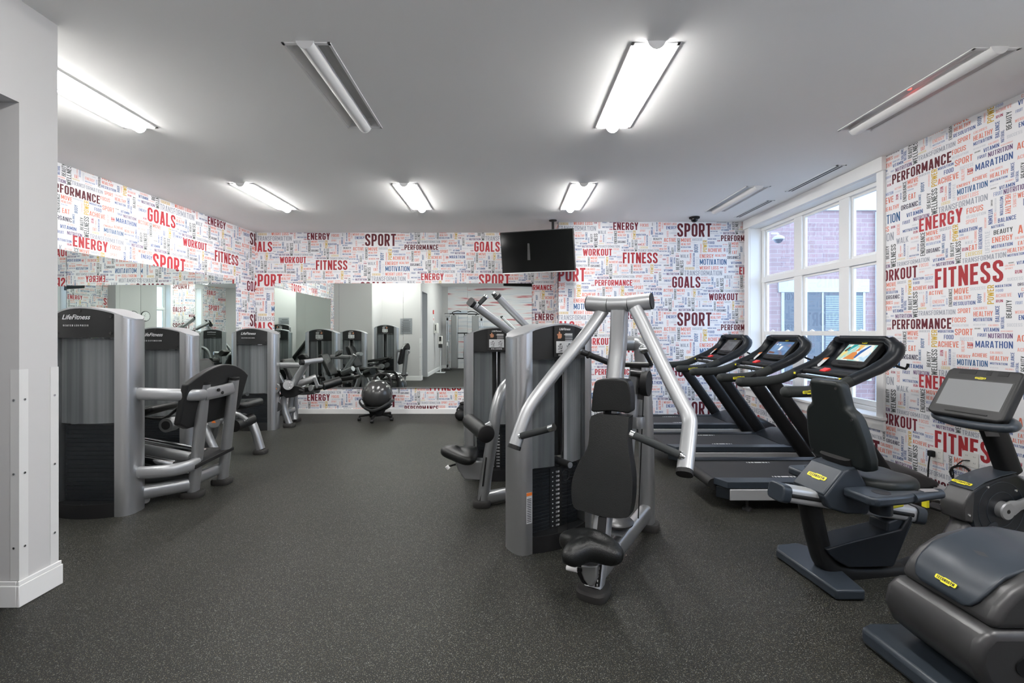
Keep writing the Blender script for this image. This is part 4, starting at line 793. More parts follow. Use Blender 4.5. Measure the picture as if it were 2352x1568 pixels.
MB().tube([q(733,888,6.84),q(744,886,6.8)],.022,12).build('roller_axle',m_chrome,t)
MB().cyl(q(742,886,6.8),q(781,874,6.98),.068,22).build('roller_pad',m_vinyl,t)
MB().tube([q(663,860,6.7),q(667,873,6.7)],.018,10).build('adjust_lever',m_black,t)
# seat and back pad, in front of the mirror
MB().prism([V((-3.2,6.92,.55)),V((-2.82,6.92,.60)),V((-2.82,7.3,.60)),V((-3.2,7.3,.55))],(0,0,-.07)).build('seat',m_vinyl,t,bev=.028,seg=4)
MB().prism([V((-3.22,6.92,.60)),V((-3.42,6.94,1.0)),V((-3.42,7.28,1.0)),V((-3.22,7.3,.60))],(-.07,0,-.02)).build('backrest',m_vinyl,t,bev=.03,seg=4)
MB().tube([V((-3.4,7.1,.9)),V((-3.36,7.1,.5)),V((-3.0,7.1,.48))],(.045,.04),14,4).build('seat_frame',m_silver,t); MB().tube([V((-3.36,7.1,.5)),V((-3.4,7.1,.04))],(.05,.04),14).build('seat_post',m_silver,t); foot(t,(-3.4,7.1),.15,.15)
MB().tube([V((-2.95,7.1,.5)),V((-2.98,6.9,.56))],(.05,.04),12).build('seat_frame',m_silver,t)
# ---------------------------------------------------------------- chest press in the middle
def line_plane(px,py,base,n,c):
    d=V(((px-1165)/F_,1,-(py-762)/F_)); o=V((0,0,1.41)); return o+d*((c+(V(base)-o).dot(n))/d.dot(n))
t=thing('chest_press_machine','chest press machine in the middle, with black backrest and two long silver swing arms','exercise machine',(.29,3.10,0),R(32.4))
tower(t,1.467,'CHEST PRESS+CHEST PRESS',front=-1)
CB=V((.45,2.42,0)); CA=V((.525,.851,0)).normalized(); CP=V((CA.y,-CA.x,0))
cl=lambda x,y,c=0: line_plane(x,y,CB,CA,c)
# label on the left column
a_=Mx.Rotation(R(32.4),3,'Z'); cw=lambda x,y,z: MW[t]@V((x,y,z))
lb=MB(); lb.prism([cw(-.27,-.1095,.20),cw(-.228,-.1095,.20),cw(-.228,-.1095,.395),cw(-.27,-.1095,.395)],cw(0,-1,0)*.0+ (a_@V((0,-.001,0))),0)
lb.prism([cw(-.27,-.111,.375),cw(-.228,-.111,.375),cw(-.228,-.111,.395),cw(-.27,-.111,.395)],a_@V((0,-.001,0)),1)
for k in range(14): lb.prism([cw(-.266,-.111,.21+k*.011),cw(-.234,-.111,.21+k*.011),cw(-.234,-.111,.214+k*.011),cw(-.266,-.111,.214+k*.011)],a_@V((0,-.001,0)),2)
lb.build('safety_sticker',[m_label,m_orange,m_gun],t)
# post, mast and top bar
post=[cl(1364,1395,.03),cl(1372,1300,.09),cl(1384,1200,.17),cl(1396,1080,.26),cl(1406,950,.35),cl(1413,860,.41),cl(1420,790,.45),cl(1423,712,.452)]
post[0].z=.03
MB().tube(post,[(.044,.05)]*3+[(.045,.05)]*5,18,4,up=CA,sq=.6).build('mast',m_silverl,t,sharp=60)
cb_=[cl(1352,694,.452),cl(1402,698,.452),cl(1444,698,.452),cl(1487,690,.452)]
zt_=1.585
tb=[CB+CA*.452+CP*s+V((0,0,zt_+z)) for s,z in ((-.198,.008),(-.062,-.004),(.062,-.004),(.198,.008))]
MB().cyl(tb[1],tb[2],.049,24).build('top_hub',m_silverl,t)
for a,b_ in ((0,1),(3,2)):
    d=(tb[b_]-tb[a]).normalized(); o=MB().cyl(tb[a],tb[b_]-d*.004,.050,24).build('pivot_tube',m_silverl,t); MB().cyl(tb[a]-d*.006,tb[a]+d*.002,.049,24).build('end_cap',m_black,o)
# swing arms: depth runs from the bar to the grip ends
def arm(pts, Y0, Y1, ytop, ybot, ytop_z):
    return [P(x,y,Y0+(Y1-Y0)*(y-ytop)/(ybot-ytop)) for x,y in pts]
La=arm([(1386,712),(1340,775),(1262,872),(1218,932),(1200,972),(1183,1022)],2.88,2.656,700,1022,0)
Ra=arm([(1459,708),(1480,750),(1520,835),(1563,920),(1582,958),(1583,990),(1573,1080)],2.72,2.163,700,1080,0)
for pts,hp,nm in ((La,[(1188,1004,2.66),(1198,1001,2.645),(1262,984,2.55),(1273,980,2.53)],'left'),(Ra,[(1573,1050,2.18),(1562,1045,2.19),(1458,1000,2.34),(1449,996,2.355)],'right')):
    up=CA
    o=MB().tube(pts,(.031,.038),16,6,up=up,sq=.8).build('swing_arm',m_silverl,t,sharp=60)
    d=(pts[-1]-pts[-2]).normalized(); MB().tube([pts[-1],pts[-1]+d*.022],(.032,.039),16,up=up,sq=.8).build('arm_end_cap',m_black,o)
    h=[P(*a) for a in hp]
    g=MB().cyl(h[1],h[2],.0195,18).build('hand_grip',m_grip,o); MB().cyl(h[0],h[1],.013,12).cyl(h[1]-(h[1]-h[0])*.35,h[1],.021,14).build('grip_bracket',m_chrome,g); MB().cyl(h[2],h[3],.021,16).build('grip_end',m_chrome,g)
# linkages
l=[P(1312,800,2.84),P(1330,805,2.84),P(1402,834,2.92)]
k=MB().cyl(l[0],l[1],.026,14).ball(P(1328,803,2.82),.028,14).build('rod_joint',m_chrome,t); MB().cyl(l[1],l[2],.019,12).build('link_rod',m_gun,t); MB().cyl(P(1350,814,2.85),P(1354,816,2.85),.024,12).build('rod_clamp',m_black,t)
MB().cyl(P(1500,799,2.60),P(1474,803,2.66),.018,12).ball(P(1476,803,2.66),.026,12).build('rod_joint',m_chrome,t)
MB().prism([P(1470,800,2.68),P(1482,800,2.68),P(1500,838,2.74),P(1494,842,2.74)],CA*.02).build('link_plate',m_gun,t,bev=.003)
MB().cyl(P(1436,837,2.95),P(1495,838,2.75),.017,12).build('axle_rod',m_gun,t)
# rear post, hooked at the top, with foot and base tube
rf=PZ(1487,1214); rt=P(1478,808,rf.y)
MB().tube([V((rf.x,rf.y,.03)),V((rf.x-.01,rf.y,.7)),V((rt.x-.01,rt.y,1.22)),P(1471,794,rf.y),P(1450,788,rf.y+.02),P(1422,788,3.24)],(.05,.056),16,5,up=CP,sq=.65).build('rear_post',m_silver,t,sharp=60)
foot(t,(rf.x,rf.y),.17,.15,R(-20)); ff=CB+CA*.03; foot(t,ff,.17,.19,R(-31.7))
MB().tube([CB+CA*.06+V((0,0,.10)),V((rf.x,rf.y,.135))-CA*.05],(.055,.042),16,up=(0,0,1),sq=.6).build('base_tube',m_silver,t,sharp=60)
MB().tube([P(1462,842,2.98),P(1452,930,2.98),P(1437,1080,2.96),P(1428,1200,2.95)],(.042,.042),16).build('counter_tube',m_silverl,t); MB().tube([P(1463,832,2.98),P(1462,846,2.98)],(.045,.045),16).build('tube_collar',m_black,t)
pu=P(1484,880,2.92); px_=CP*.02
MB().cyl(pu-px_,pu+px_,.082,26).build('pulley',m_black,t); MB().prism([P(1473,838,2.9),P(1479,838,2.9),P(1483,878,2.9),P(1476,880,2.9)],CA*.04).build('pulley_bracket',m_silver,t); MB().cyl(P(1448,856,2.95),P(1474,858,2.93),.022,12).build('pulley_axle',m_gun,t)
MB().tube([P(1478,905,2.93),P(1466,1190,2.93)],.004,6).build('cable',m_ink,t); MB().prism([P(1466,890,2.94),P(1478,890,2.94),P(1475,918,2.94),P(1464,916,2.94)],CA*.03).build('cable_clamp',m_gun,t)
# bottle holder ring
rc=P(1462,968,2.92); rg=[rc+V((.05*math.cos(a),.05*math.sin(a),0)) for a in [k*2*math.pi/24 for k in range(25)]]
MB().tube(rg,(.04,.004),8,caps=False).build('bottle_holder',m_silver,t)
# pads
def cpad(name, px, c0, c1, y0, y1, th, bev, m=m_vinyl):
    pv=[V((x,y,0)) for x,y in px]; pv=spline([pv[-1]]+pv+[pv[0],pv[1]],3)[3:-4]; px=[(p.x,p.y) for p in pv]
    pts=[cl(x,y,c0+(c1-c0)*(y-y0)/(y1-y0)) for x,y in px]
    return MB().prism(pts,CA*th).build(name,m,t,bev=bev,seg=5,sharp=50)
cpad('headrest',[(1374,872),(1432,872),(1446,890),(1449,935),(1443,949),(1405,944),(1362,946),(1358,934),(1363,890)],.28,.265,872,950,.09,.036)
cpad('backrest',[(1358,955),(1400,952),(1440,957),(1444,962),(1442,1000),(1444,1040),(1452,1095),(1452,1140),(1447,1175),(1438,1189),(1390,1188),(1340,1174),(1318,1165),(1312,1130),(1316,1095),(1330,1060),(1348,1030),(1353,1000)],.255,.10,953,1190,.085,.038)
MB().tube([cl(1402,955,.34),cl(1402,940,.35)],(.03,.05),12,up=CP).build('headrest_bracket',m_black,t)
MB().prism([cl(1376,1185,.12),cl(1394,1185,.12),cl(1388,1260,.06),cl(1368,1260,.06)],-CA*.012).build('slide_slot',m_black,t)
# saddle seat
sd=CB-CA*.04+V((0,0,.318)); f_=Mx.Rotation(R(-14),3,'Z')@(-CA); fp2=Mx.Rotation(R(-8),3,'Z')@CP
def sp(a,b_,z): return sd+f_*(a*.95)+fp2*(b_*.84)+V((0,0,z))
out=[(-.07,-.19),(-.09,-.07),(-.09,.07),(-.07,.19),(-.02,.222),(.035,.205),(.062,.12),(.088,.075),(.15,.060),(.20,.042),(.21,0),(.20,-.042),(.15,-.060),(.088,-.075),(.062,-.12),(.035,-.205),(-.02,-.222)]
st=MB(); st.loft([[sp(a*s,b_*s,zz-abs(b_)*.20-max(0,a)*.16) for a,b_ in out] for s,zz in ((.78,-.05),(1.0,-.025),(1.03,.012),(.95,.042),(.72,.058),(.3,.064))]); st.build('seat',m_vinyl,t,sub=1,sharp=180)
sh=MB(); sh.prism([cl(x,y,-.09) for x,y in ((1333,1298),(1372,1298),(1370,1330),(1362,1348),(1352,1348),(1340,1332),(1334,1316))],CA*.05); sh.build('seat_carriage',m_silver,t,bev=.01)
MB().prism([cl(x,y,-.06) for x,y in ((1320,1296),(1336,1300),(1338,1320),(1350,1346),(1336,1340),(1325,1320))],CA*.05).build('carriage_guard',m_black,t,bev=.008)
MB().cyl(cl(1302,1303,-.12),cl(1326,1308,-.12),.013,14).build('adjust_lever',m_white,t); MB().cyl(cl(1324,1307,-.12),cl(1334,1308,-.08),.012,10).build('lever_stem',m_black,t)
ns=[cl(1373,1296,-.05),cl(1383,1296,-.05),cl(1378,1346,-.055),cl(1367,1346,-.055)]
nso=MB().prism(ns,-CA*.008).build('number_strip',m_ink,t)
nb=MB()
for i,ch in enumerate('56789'): letter(nb,ch,ns[0]+(ns[3]-ns[0])*(.2+.19*i)+(ns[1]-ns[0])*.55-CA*.0095,CP,(ns[0]-ns[3]),.013)
nb.build('number_print',m_white,nso,kind='flat')
MB().lathe([(.10,0),(.105,.012),(.09,.024),(.02,.03)],P(1416,1200,2.80)).build('floor_pulley',m_gun,t); MB().box(P(1416,1211,2.80),(.2,.14,.01),Mx.Rotation(R(60),3,'Z')).build('pulley_plate',m_silver,t)
# ---------------------------------------------------------------- pulldown behind it
t=thing('pulldown_machine','pulldown machine behind the chest press with two raised handles and a roller pad','exercise machine',(-.10,4.44,0),0)
tower(t,1.457,'PULLDOWN+PULLDOWN',front=-1)
for pts,hp in (([P(1190,775,4.25),P(1140,738,4.1),P(1086,697,3.95)],[P(1094,706,3.93),P(1100,698,3.93),P(1114,684,3.96),P(1117,680,3.97)]),([P(1252,790,4.75),P(1196,736,4.62),P(1144,682,4.5)],[P(1146,688,4.5),P(1142,684,4.5),P(1134,675,4.5),P(1132,673,4.5)])):
    o=MB().tube(pts,(.055,.035),14,3,up=(0,1,0),sq=.6).build('lift_arm',m_silverl,t,sharp=60)
    d=(pts[-1]-pts[-2]).normalized(); MB().tube([pts[-1],pts[-1]+d*.03],(.058,.038),14,up=(0,1,0),sq=.6).build('arm_end_cap',m_black,o)
    g=MB().cyl(hp[1],hp[2],.02,14).build('hand_grip',m_grip,o); MB().cyl(hp[0],hp[1],.016,10).cyl(hp[2],hp[3],.022,12).build('grip_end',m_chrome,g)
MB().tube([P(1262,790,4.6),P(1245,830,4.55),P(1220,845,4.5)],(.05,.05),12,3).build('arm_support',m_silver,t); MB().tube([V((.22,4.55,1.0)),V((.3,4.6,1.3))],(.05,.05),12).build('arm_support',m_silver,t)
fo=PZ(1107,1160); Yf=fo.y
MB().tube([P(1215,868,Yf+.35),P(1185,872,Yf+.22),P(1160,888,Yf+.1),P(1142,930,Yf+.03),P(1130,1010,Yf),P(1117,1090,Yf),V((fo.x+.01,Yf,.03))],(.05,.046),16,6,up=(0,1,0)).build('curved_frame_tube',m_silver,t)
foot(t,(fo.x,Yf),.15,.16)
MB().tube([P(1118,1142,Yf),P(1172,1132,Yf+.1),P(1215,1125,Yf+.5)],(.05,.04),14,2,sq=.65).build('base_tube',m_silver,t)
MB().prism([P(1113,1103,Yf-.03),P(1118,1103,Yf-.03),P(1107,1148,Yf-.03),P(1101,1150,Yf-.03)],(0,-.01,0)).build('adjust_rack',m_black,t)
n1,n2=P(1118,998,3.50),P(1078,966,3.95)
ro=MB().cyl(n1+(n2-n1)*.06,n2,.062,26).build('thigh_roller',m_vinyl,t); dn=(n1-n2).normalized()
MB().lathe([(.066,0),(.07,.012),(.066,.022),(.045,.03),(.02,.034)],n1+(n2-n1)*.06,dn).build('roller_cap',m_black,ro)
MB().cyl(P(1110,985,3.58),P(1128,975,3.60),.03,12).build('roller_arm',m_silver,t)
sc=P(1057,1040,3.78); sr=MB()
so=[(-.17,-.05),(-.16,.05),(-.06,.10),(.04,.19),(.13,.2),(.15,.08),(.15,-.08),(.13,-.2),(.04,-.19),(-.06,-.1)]
sr.loft([[sc+V((a*s,b_*s,zz+max(0,-a)*.14-abs(b_)*.1)) for a,b_ in so] for s,zz in ((.75,-.05),(1.0,-.025),(1.03,.01),(.92,.04),(.5,.052),(.15,.053))]); sr.build('seat',m_vinyl,t,sub=2,sharp=180)
MB().prism([P(x,y,3.72) for x,y in ((1043,1056),(1116,1060),(1113,1104),(1083,1103),(1066,1102),(1052,1080))],(0,.12,0)).build('seat_bracket',m_silver,t,bev=.012)
MB().cyl(P(1046,1066,3.7),P(1030,1071,3.66),.008,8).build('adjust_lever',m_black,t); MB().cyl(P(1026,1070,3.66),P(1031,1076,3.66),.016,10).build('lever_knob',m_white,t)
MB().prism([P(1116,1045,Yf+.02),P(1119,1045,Yf+.02),P(1112,1110,Yf+.02),P(1108,1110,Yf+.02)],(0,-.07,0)).build('seat_slide',m_black,t)
# ---------------------------------------------------------------- touch screen console shared by treadmill and bike (local frame: users look along +x)
def badge(name, parent, o, ux, uy, w, mi=m_yellow, local=True, word='TECHNOGYM'):
    """yellow notched badge with black capitals"""
    o=V(o);ux=V(ux).normalized();uy=V(uy).normalized();n=ux.cross(uy)
    h=w*.20; pl=[(-.5,-.3),(-.46,-.5),(-.2,-.5),(-.18,-.72),(.24,-.72),(.26,-.5),(.47,-.5),(.5,-.3),(.5,.35),(.47,.5),(.2,.5),(.18,.62),(-.1,.62),(-.12,.5),(-.46,.5),(-.5,.35)]
    b=MB(); b.prism([o+ux*(a*w)+uy*(c*h)-n*.001 for a,c in pl],n*.002,0); letter(b,word,o+n*.0016-uy*h*.33,ux,uy,h*.66,w*.84,1,.12)
    return b.build(name,[mi,m_ink],parent,local=local,sharp=30)
def scr_mat(name, stops, scale, s=1.1):
    m=mat(name,(.01,.01,.01),.15); b=m.node_tree.nodes['Principled BSDF']; tc=nd(m,'ShaderNodeTexCoord'); mp=nd(m,'ShaderNodeMapping'); mp.inputs['Scale'].default_value=scale
    n=nd(m,'ShaderNodeTexNoise'); n.inputs['Scale'].default_value=4; n.inputs['Detail'].default_value=2; r=ramp(m,stops)
    lk(m,tc.outputs['Object'],mp.inputs[0]); lk(m,mp.outputs[0],n.inputs['Vector']); lk(m,n.outputs['Fac'],r.inputs[0]); lk(m,r.outputs[0],b.inputs['Emission Color']); b.inputs['Emission Strength'].default_value=s; return m
m_scr1=scr_mat('bright picture',[(.3,'dfe9ee'),(.42,'a9cfe4'),(.5,'f2eede'),(.58,'8fd0cf'),(.7,'e6d27c')],(1,2.2,2.2))
m_scr2=scr_mat('menu picture',[(.3,'6f8fb8'),(.45,'7ba6d6'),(.55,'5c86bb'),(.7,'b98d72')],(1,1.2,2.6),.75)
m_scr3=scr_mat('grey standby picture',[(.3,'6b6d6d'),(.5,'77797a'),(.7,'5f6162')],(1,3,3),.45)
m_scr4=mat('blank screen glass',(.20,.205,.21),.13,spec=.7)
e_=lambda c,s=1.0: mat('screen patch '+c,(.01,.01,.01),.2,emit=c,es=s)
m_e=[e_('e08a3c'),e_('1f5fa8'),e_('f2f2ee'),e_('31a6a6'),e_('f0c070'),e_('d0e6f4',1.2),e_('7a4a34',.7)]
def console(parent, c, up, n, side, kind, w=.33, h=.195):
    c=V(c);up=V(up).normalized();n=V(n).normalized();s=V(side).normalized()     # n looks at the user, s points to the user's left
    B=lambda a,b_,d: c+s*a+up*b_+n*d
    prof=[(-.5*w-.028,-h/2-.04),(-.5*w+.0,-h/2-.055),(.5*w,-h/2-.055),(.5*w+.028,-h/2-.04),(.5*w+.022,h/2+.055),(.5*w+.0,h/2+.075),(-.5*w,h/2+.075),(-.5*w-.022,h/2+.055)]
    cs=MB(); cs.prism([B(a,b_,0) for a,b_ in prof],-n*.055); co=cs.build('console_housing',m_tblack if kind!=4 else m_char,parent,bev=.012,seg=3,local=True)
    MB().prism([B(a,b_,.0006) for a,b_ in ((-w/2,-h/2),(w/2,-h/2),(w/2,h/2),(-w/2,h/2))],-n*.002).build('screen_surround',m_ink,co,local=True)
    q=[(-w/2+.008,-h/2+.008),(w/2-.008,-h/2+.008),(w/2-.008,h/2-.008),(-w/2+.008,h/2-.008)]
    so=MB().prism([B(a,b_,.002) for a,b_ in q],-n*.001).build('screen',[None,m_scr1,m_scr2,m_scr3,m_scr4][kind],parent,local=True)
    fl=lambda pl,m,k: MB().add([B(-a*w,b_*h,.003+k*.0003) for a,b_ in pl],[tuple(range(len(pl)))]).build('picture_shape',m,so,local=True,kind='flat')
    if kind==1:
        for k,(m,pl) in enumerate(((m_e[3],[(-.38,.1),(-.28,.45),(-.12,.45),(-.3,.05)]),(m_e[2],[(.05,-.35),(.1,.3),(.42,.42),(.44,-.1)]),(m_e[4],[(-.05,.44),(.12,.44),(.05,.1),(-.02,.05)]),(m_e[0],[(-.28,-.4),(-.2,-.25),(-.12,.0),(.0,.05),(.08,-.1),(.1,-.4)]),(m_e[0],[(-.06,.05),(-.03,.22),(.04,.24),(.06,.1)]),(m_e[1],[(.06,-.3),(.1,.1),(.26,.4),(.32,.4),(.18,-.05),(.12,-.32)]),(m_e[6],[(-.44,.05),(-.36,.3),(-.3,.3),(-.36,.02)]))): fl(pl,m,k)
    if kind==2:
        for k,(m,pl) in enumerate(((m_e[2],[(-.06,-.15),(-.04,.15),(.08,.15),(.06,-.15)]),(m_e[2],[(-.2,.2),(-.17,.3),(-.1,.28),(-.13,.18)]),(m_e[2],[(-.35,.22),(-.32,.32),(-.26,.3),(-.3,.2)]),(m_e[6],[(-.44,-.42),(-.44,-.25),(-.1,-.3),(-.1,-.42)]))): fl(pl,m,k)
    badge('badge',co,B(0,h/2+.012,.0022),-s,up,.055)
    k=MB()
    for a,wd in ((-.1,.05),(-.03,.025),(.08,.09)): k.prism([B(a-wd/2,h/2+.035,.0),B(a+wd/2,h/2+.035,.0),B(a+wd/2,h/2+.06,.0),B(a-wd/2,h/2+.06,.0)],n*.0015)
    k.build('top_buttons',m_black,co,local=True)
    MB().prism([B(-.12,-h/2-.028,.0),B(.10,-h/2-.028,.0),B(.10,-h/2-.022,.0),B(-.12,-h/2-.022,.0)],n*.004).build('page_ledge',m_black,co,local=True)
    return co
# ---------------------------------------------------------------- treadmills
def treadmill(label, kind, loc):
    t=thing('treadmill',label,'treadmill',loc,0,'treadmills in front of the windows'); L=dict(local=True); HW=.355
    for s in (-1,1):
        a=MB(); a.b2((.10,s*HW-s*.03,.10),(1.80,s*HW,.188)); a.build('side_panel',m_panel,t,bev=.006,**L)
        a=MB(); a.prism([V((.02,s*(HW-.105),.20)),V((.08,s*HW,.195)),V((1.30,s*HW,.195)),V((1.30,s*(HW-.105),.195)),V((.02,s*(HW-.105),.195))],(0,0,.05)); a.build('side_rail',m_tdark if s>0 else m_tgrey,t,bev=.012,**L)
        a=MB(); a.prism([V((.03,s*(HW-.10),.09)),V((.105,s*(HW+.001),.10)),V((.105,s*(HW-.10),.10))],(0,0,.10)); a.build('rear_corner',m_tdark,t,bev=.01,**L)
        a=MB(); a.tube([V((1.43,s*(HW+.005),.11)),V((.825,s*(HW+.003),.965))],(.062,.036),14,up=(1,0,0),sq=.55); a.build('upright',m_tblack,t,sharp=60,**L)
        hp=[V((.54,s*.345,.944)),V((.72,s*.345,.948)),V((.90,s*.345,.972)),V((1.07,s*.345,1.04)),V((1.25,s*.345,1.125)),V((1.36,s*.345,1.20)),V((1.415,s*.33,1.28)),V((1.41,s*.27,1.34))]
        a=MB(); a.ball((.54,s*.345,.944),.043,14); a.tube(hp[:4],(.044,.04),16,5); ho=a.build('handlebar',m_tgrip,t,sharp=80,**L)
        a=MB(); a.tube([hp[3]-V((.03,0,.012))]+hp[4:],[(.045,.042),(.05,.046),(.052,.05),(.055,.05),(.05,.04)],16,5); a.build('console_arm',m_tdark,t,sharp=80,**L)
        if s<0: badge('badge',ho,(.70,-.345-.0415,.948),(1,0,.06),(0,0,1),.115)
        foot_o=MB(); foot_o.cyl((.27,s*.28,.0),(.27,s*.28,.02),.035,14); foot_o.cyl((.27,s*.28,.02),(.27,s*.28,.12),.01,8); foot_o.cyl((1.55,s*.28,.0),(1.55,s*.28,.12),.035,14); foot_o.build('adjustable_foot',m_gun,t,**L)
    a=MB(); a.b2((.02,-.252,.225),(1.32,.252,.238)); be=a.build('running_belt',m_belt,t,**L)
    a=MB(); a.cyl((.02,-.25,.195),(.02,.25,.195),.045,20); a.build('rear_roller',m_black,t,**L)
    for sy in (-.2,.2):
        a=MB()
        for k,w_ in enumerate((.006,.014,.02,.06,.02,.014,.006)): a.box((.62+(-.11,-.085,-.055,0,.055,.085,.11)[k]*.9,sy,.2385),(w_,.02,.001))
        a.build('belt_marking',m_label,be,**L)
    a=MB(); a.b2((.12,-.31,.09),(1.75,.31,.20)); a.build('deck_underside',m_black,t,**L)
    # motor hood
    a=MB(); st=[(1.22,.245,.35),(1.30,.30,.35),(1.40,.345,.345),(1.55,.335,.335),(1.70,.285,.31),(1.80,.23,.27),(1.83,.205,.24)]
    rings=[]
    for x,z,w_ in st:
        n=12; rings.append([V((x,w_*math.cos(math.pi*k/n)*(1 if k in(0,n) else .985),.19+(z-.19)*math.sin(math.pi*k/n)**.35)) for k in range(n+1)]+[V((x,-w_,.19)),V((x,w_,.19))])
    a.loft(rings); a.build('motor_hood',m_tdark if kind!=1 else m_char,t,sharp=50,**L)
    a=MB(); a.loft([[V((x,y,z)) for y,z in ((-w_,.10),(w_,.10),(w_,.19),(-w_,.19))] for x,w_ in ((1.72,.355),(1.80,.34),(1.835,.28),(1.845,.2))]); a.build('front_bumper',m_panel,t,sharp=50,**L)
    # dished shield, tray, bars
    a=MB(); ps=[(1.16,1.075),(1.26,1.115),(1.36,1.19),(1.42,1.28),(1.415,1.345),(1.385,1.365)]; rg=[]
    for k,(x,z) in enumerate(ps):
        wy=(.33,.335,.335,.32,.27,.25)[k]; bl_=(.02,.05,.075,.075,.05,.0)[k]
        rg.append([V((x+bl_*(1-(y_)**2),wy*y_,z-bl_*.6*(1-y_**2))) for y_ in [-1+.2*i for i in range(11)]])
    a.loft(rg,False,False); a.build('console_shield',m_tdark,t,solid=.03,sharp=60,**L)
    a=MB(); a.b2((1.07,-.285,1.035),(1.21,.285,1.075)); tr=a.build('tray',m_tblack,t,bev=.015,seg=3,**L)
    a=MB(); a.box((1.10,0.02,1.083),(.055,.07,.02),Mx.Rotation(R(-25),3,'Y')); a.build('stop_button',m_red,t,bev=.004,**L)
    a=MB(); a.cyl((1.03,-.30,1.015),(1.03,.30,1.015),.02,14); cr=a.build('sensor_bar',m_tgrip,t,**L)
    a=MB()
    for y_ in (-.16,.16): a.box((1.018,y_,1.033),(.012,.1,.006),Mx.Rotation(R(-35),3,'Y'))
    a.build('contact_plate',m_alu,cr,**L)
    for y_ in (-.285,.285): MB().box((1.03,y_,1.02),(.05,.04,.05)).build('bar_clamp',m_tblack,cr,bev=.006,local=True); MB().box((1.008,y_,1.035),(.01,.026,.018)).build('clamp_mark',m_yellow,cr,local=True)
    a=MB(); a.tube([V((1.03,.0,1.0)),V((1.04,-.03,.965)),V((1.06,-.06,.975)),V((1.05,-.08,1.0))],.005,8,4); a.build('safety_cord',m_black,t,**L)
    up_=V((.12,0,.135)); n_=V((-.135,0,.12))
    co=console(t,(1.352,0,1.232),up_,n_,(0,1,0),kind)
    st=MB(); st.prism([V((1.20,.235,1.10)),V((1.20,.30,1.09)),V((1.29,.30,1.17)),V((1.29,.235,1.18))],n_*.004,0); st.prism([V((1.27,.236,1.165)),V((1.27,.299,1.155)),V((1.288,.299,1.171)),V((1.288,.236,1.18))],n_*.0055,1); st.build('warning_label',[m_label,m_orange],t,**L)
    MB().tube([V((1.42,-.3,1.15)),V((1.50,-.31,1.12)),V((1.52,-.31,1.16))],.01,8,2).build('rear_hook',m_black,t,local=True)
    return t
treadmill('treadmill nearest the camera, its screen showing a colourful picture with an orange figure',1,(1.63,3.885,0))
treadmill('middle treadmill of the three, screen showing a blue menu picture',2,(1.63,4.965,0))
treadmill('farthest treadmill, next to the back wall, with a grey blank screen',3,(1.63,6.09,0))
# ---------------------------------------------------------------- recumbent bike
RB=V((1.85,2.62,0)); rz=R(8.7); bx=V((math.cos(rz),math.sin(rz),0)); by_=V((-math.sin(rz),math.cos(rz),0))
t=thing('recumbent_exercise_bike','recumbent exercise bike with a tall black seat back and grey screen','exercise bike',RB,rz)
pb=lambda x,y,c=0: line_plane(x,y,RB,by_,c)
def bprof(name,px,c,w,m,bev=.01,seg=3,**k): return MB().prism([pb(x,y,c) for x,y in px],by_*w).build(name,m,t,bev=bev,seg=seg,**k)
fl=[PZ(1989,1381),PZ(1921,1381),PZ(1783,1281),PZ(1785,1270),PZ(1829,1266),PZ(1875,1280)]
zf=.055; pts=[V((p.x,p.y,.004)) for p in fl]
MB().prism(pts,(0,0,zf)).build('rear_stabiliser',m_tgrey,t,bev=.012,seg=3)
B2=lambda x,y,z: RB+bx*x+by_*y+V((0,0,z))
MB().tube([pb(1857,1150),pb(1868,1200),pb(1880,1250),pb(1895,1290),pb(1930,1310),pb(1990,1313),pb(2065,1310)],[(.055,.05)]*7,16,6,up=by_,sq=.7).build('main_tube',m_tblack,t,sharp=60)
bprof('body_cover',[(1899,1262),(1960,1243),(2070,1216),(2092,1180),(2098,1190),(2078,1240),(2052,1302),(1950,1304),(1925,1290),(1908,1275)],-.075,.15,m_tdark,.008)
bprof('front_post',[(2040,1200),(2098,1175),(2098,1200),(2080,1240),(2055,1300),(2030,1300)],-.06,.12,m_tgrey,.01)
# inclined seat rail
r0,r1=pb(1785,1128,-.02),pb(2095,1178,-.02)
MB().tube([r0,r1],(.045,.052),14,up=(0,0,1),sq=.45).build('seat_rail',m_panel,t,sharp=50)
d=(r1-r0).normalized(); MB().tube([r0-d*.012,r0+d*.045],(.05,.062),14,up=(0,0,1),sq=.5).build('rail_cap',m_tgrey,t,bev=.008,sharp=50); MB().tube([r1-d*.03,r1+d*.03],(.05,.062),14,up=(0,0,1),sq=.5).build('rail_cap',m_tgrey,t,sharp=50)
u=V((0,0,1)); u=(u-d*u.dot(d)).normalized(); MB().tube([r0+d*.05-by_*.05,r1-d*.05-by_*.05],(.012,.006),8,up=u).build('rail_groove',m_black,t)
# seat carriage
bprof('seat_carriage',[(1893,1141),(1941,1081),(1968,1072),(1990,1110),(2010,1150),(1994,1182),(1945,1181),(1905,1168)],-.115,.23,m_tgrey,.012)
mid=pb(1893,1103,-.112)
# slanted rear face of the carriage with the badge
fa=[pb(1893,1139,-.108),pb(1893,1139,-.108)+by_*.216,pb(1940,1082,-.108)+by_*.216,pb(1940,1082,-.108)]
nn=(fa[1]-fa[0]).cross(fa[3]-fa[0]).normalized(); nn=-nn if nn.x>0 else nn
ro=MB().prism([p+nn*.012 for p in fa],-nn*.03).build('rear_panel',m_tgrey,t,bev=.008,seg=3)
cen=sum((p for p in fa),V((0,0,0)))/4+nn*.0135; badge('badge',ro,cen,-by_,(fa[3]-fa[0]),.125,local=False)
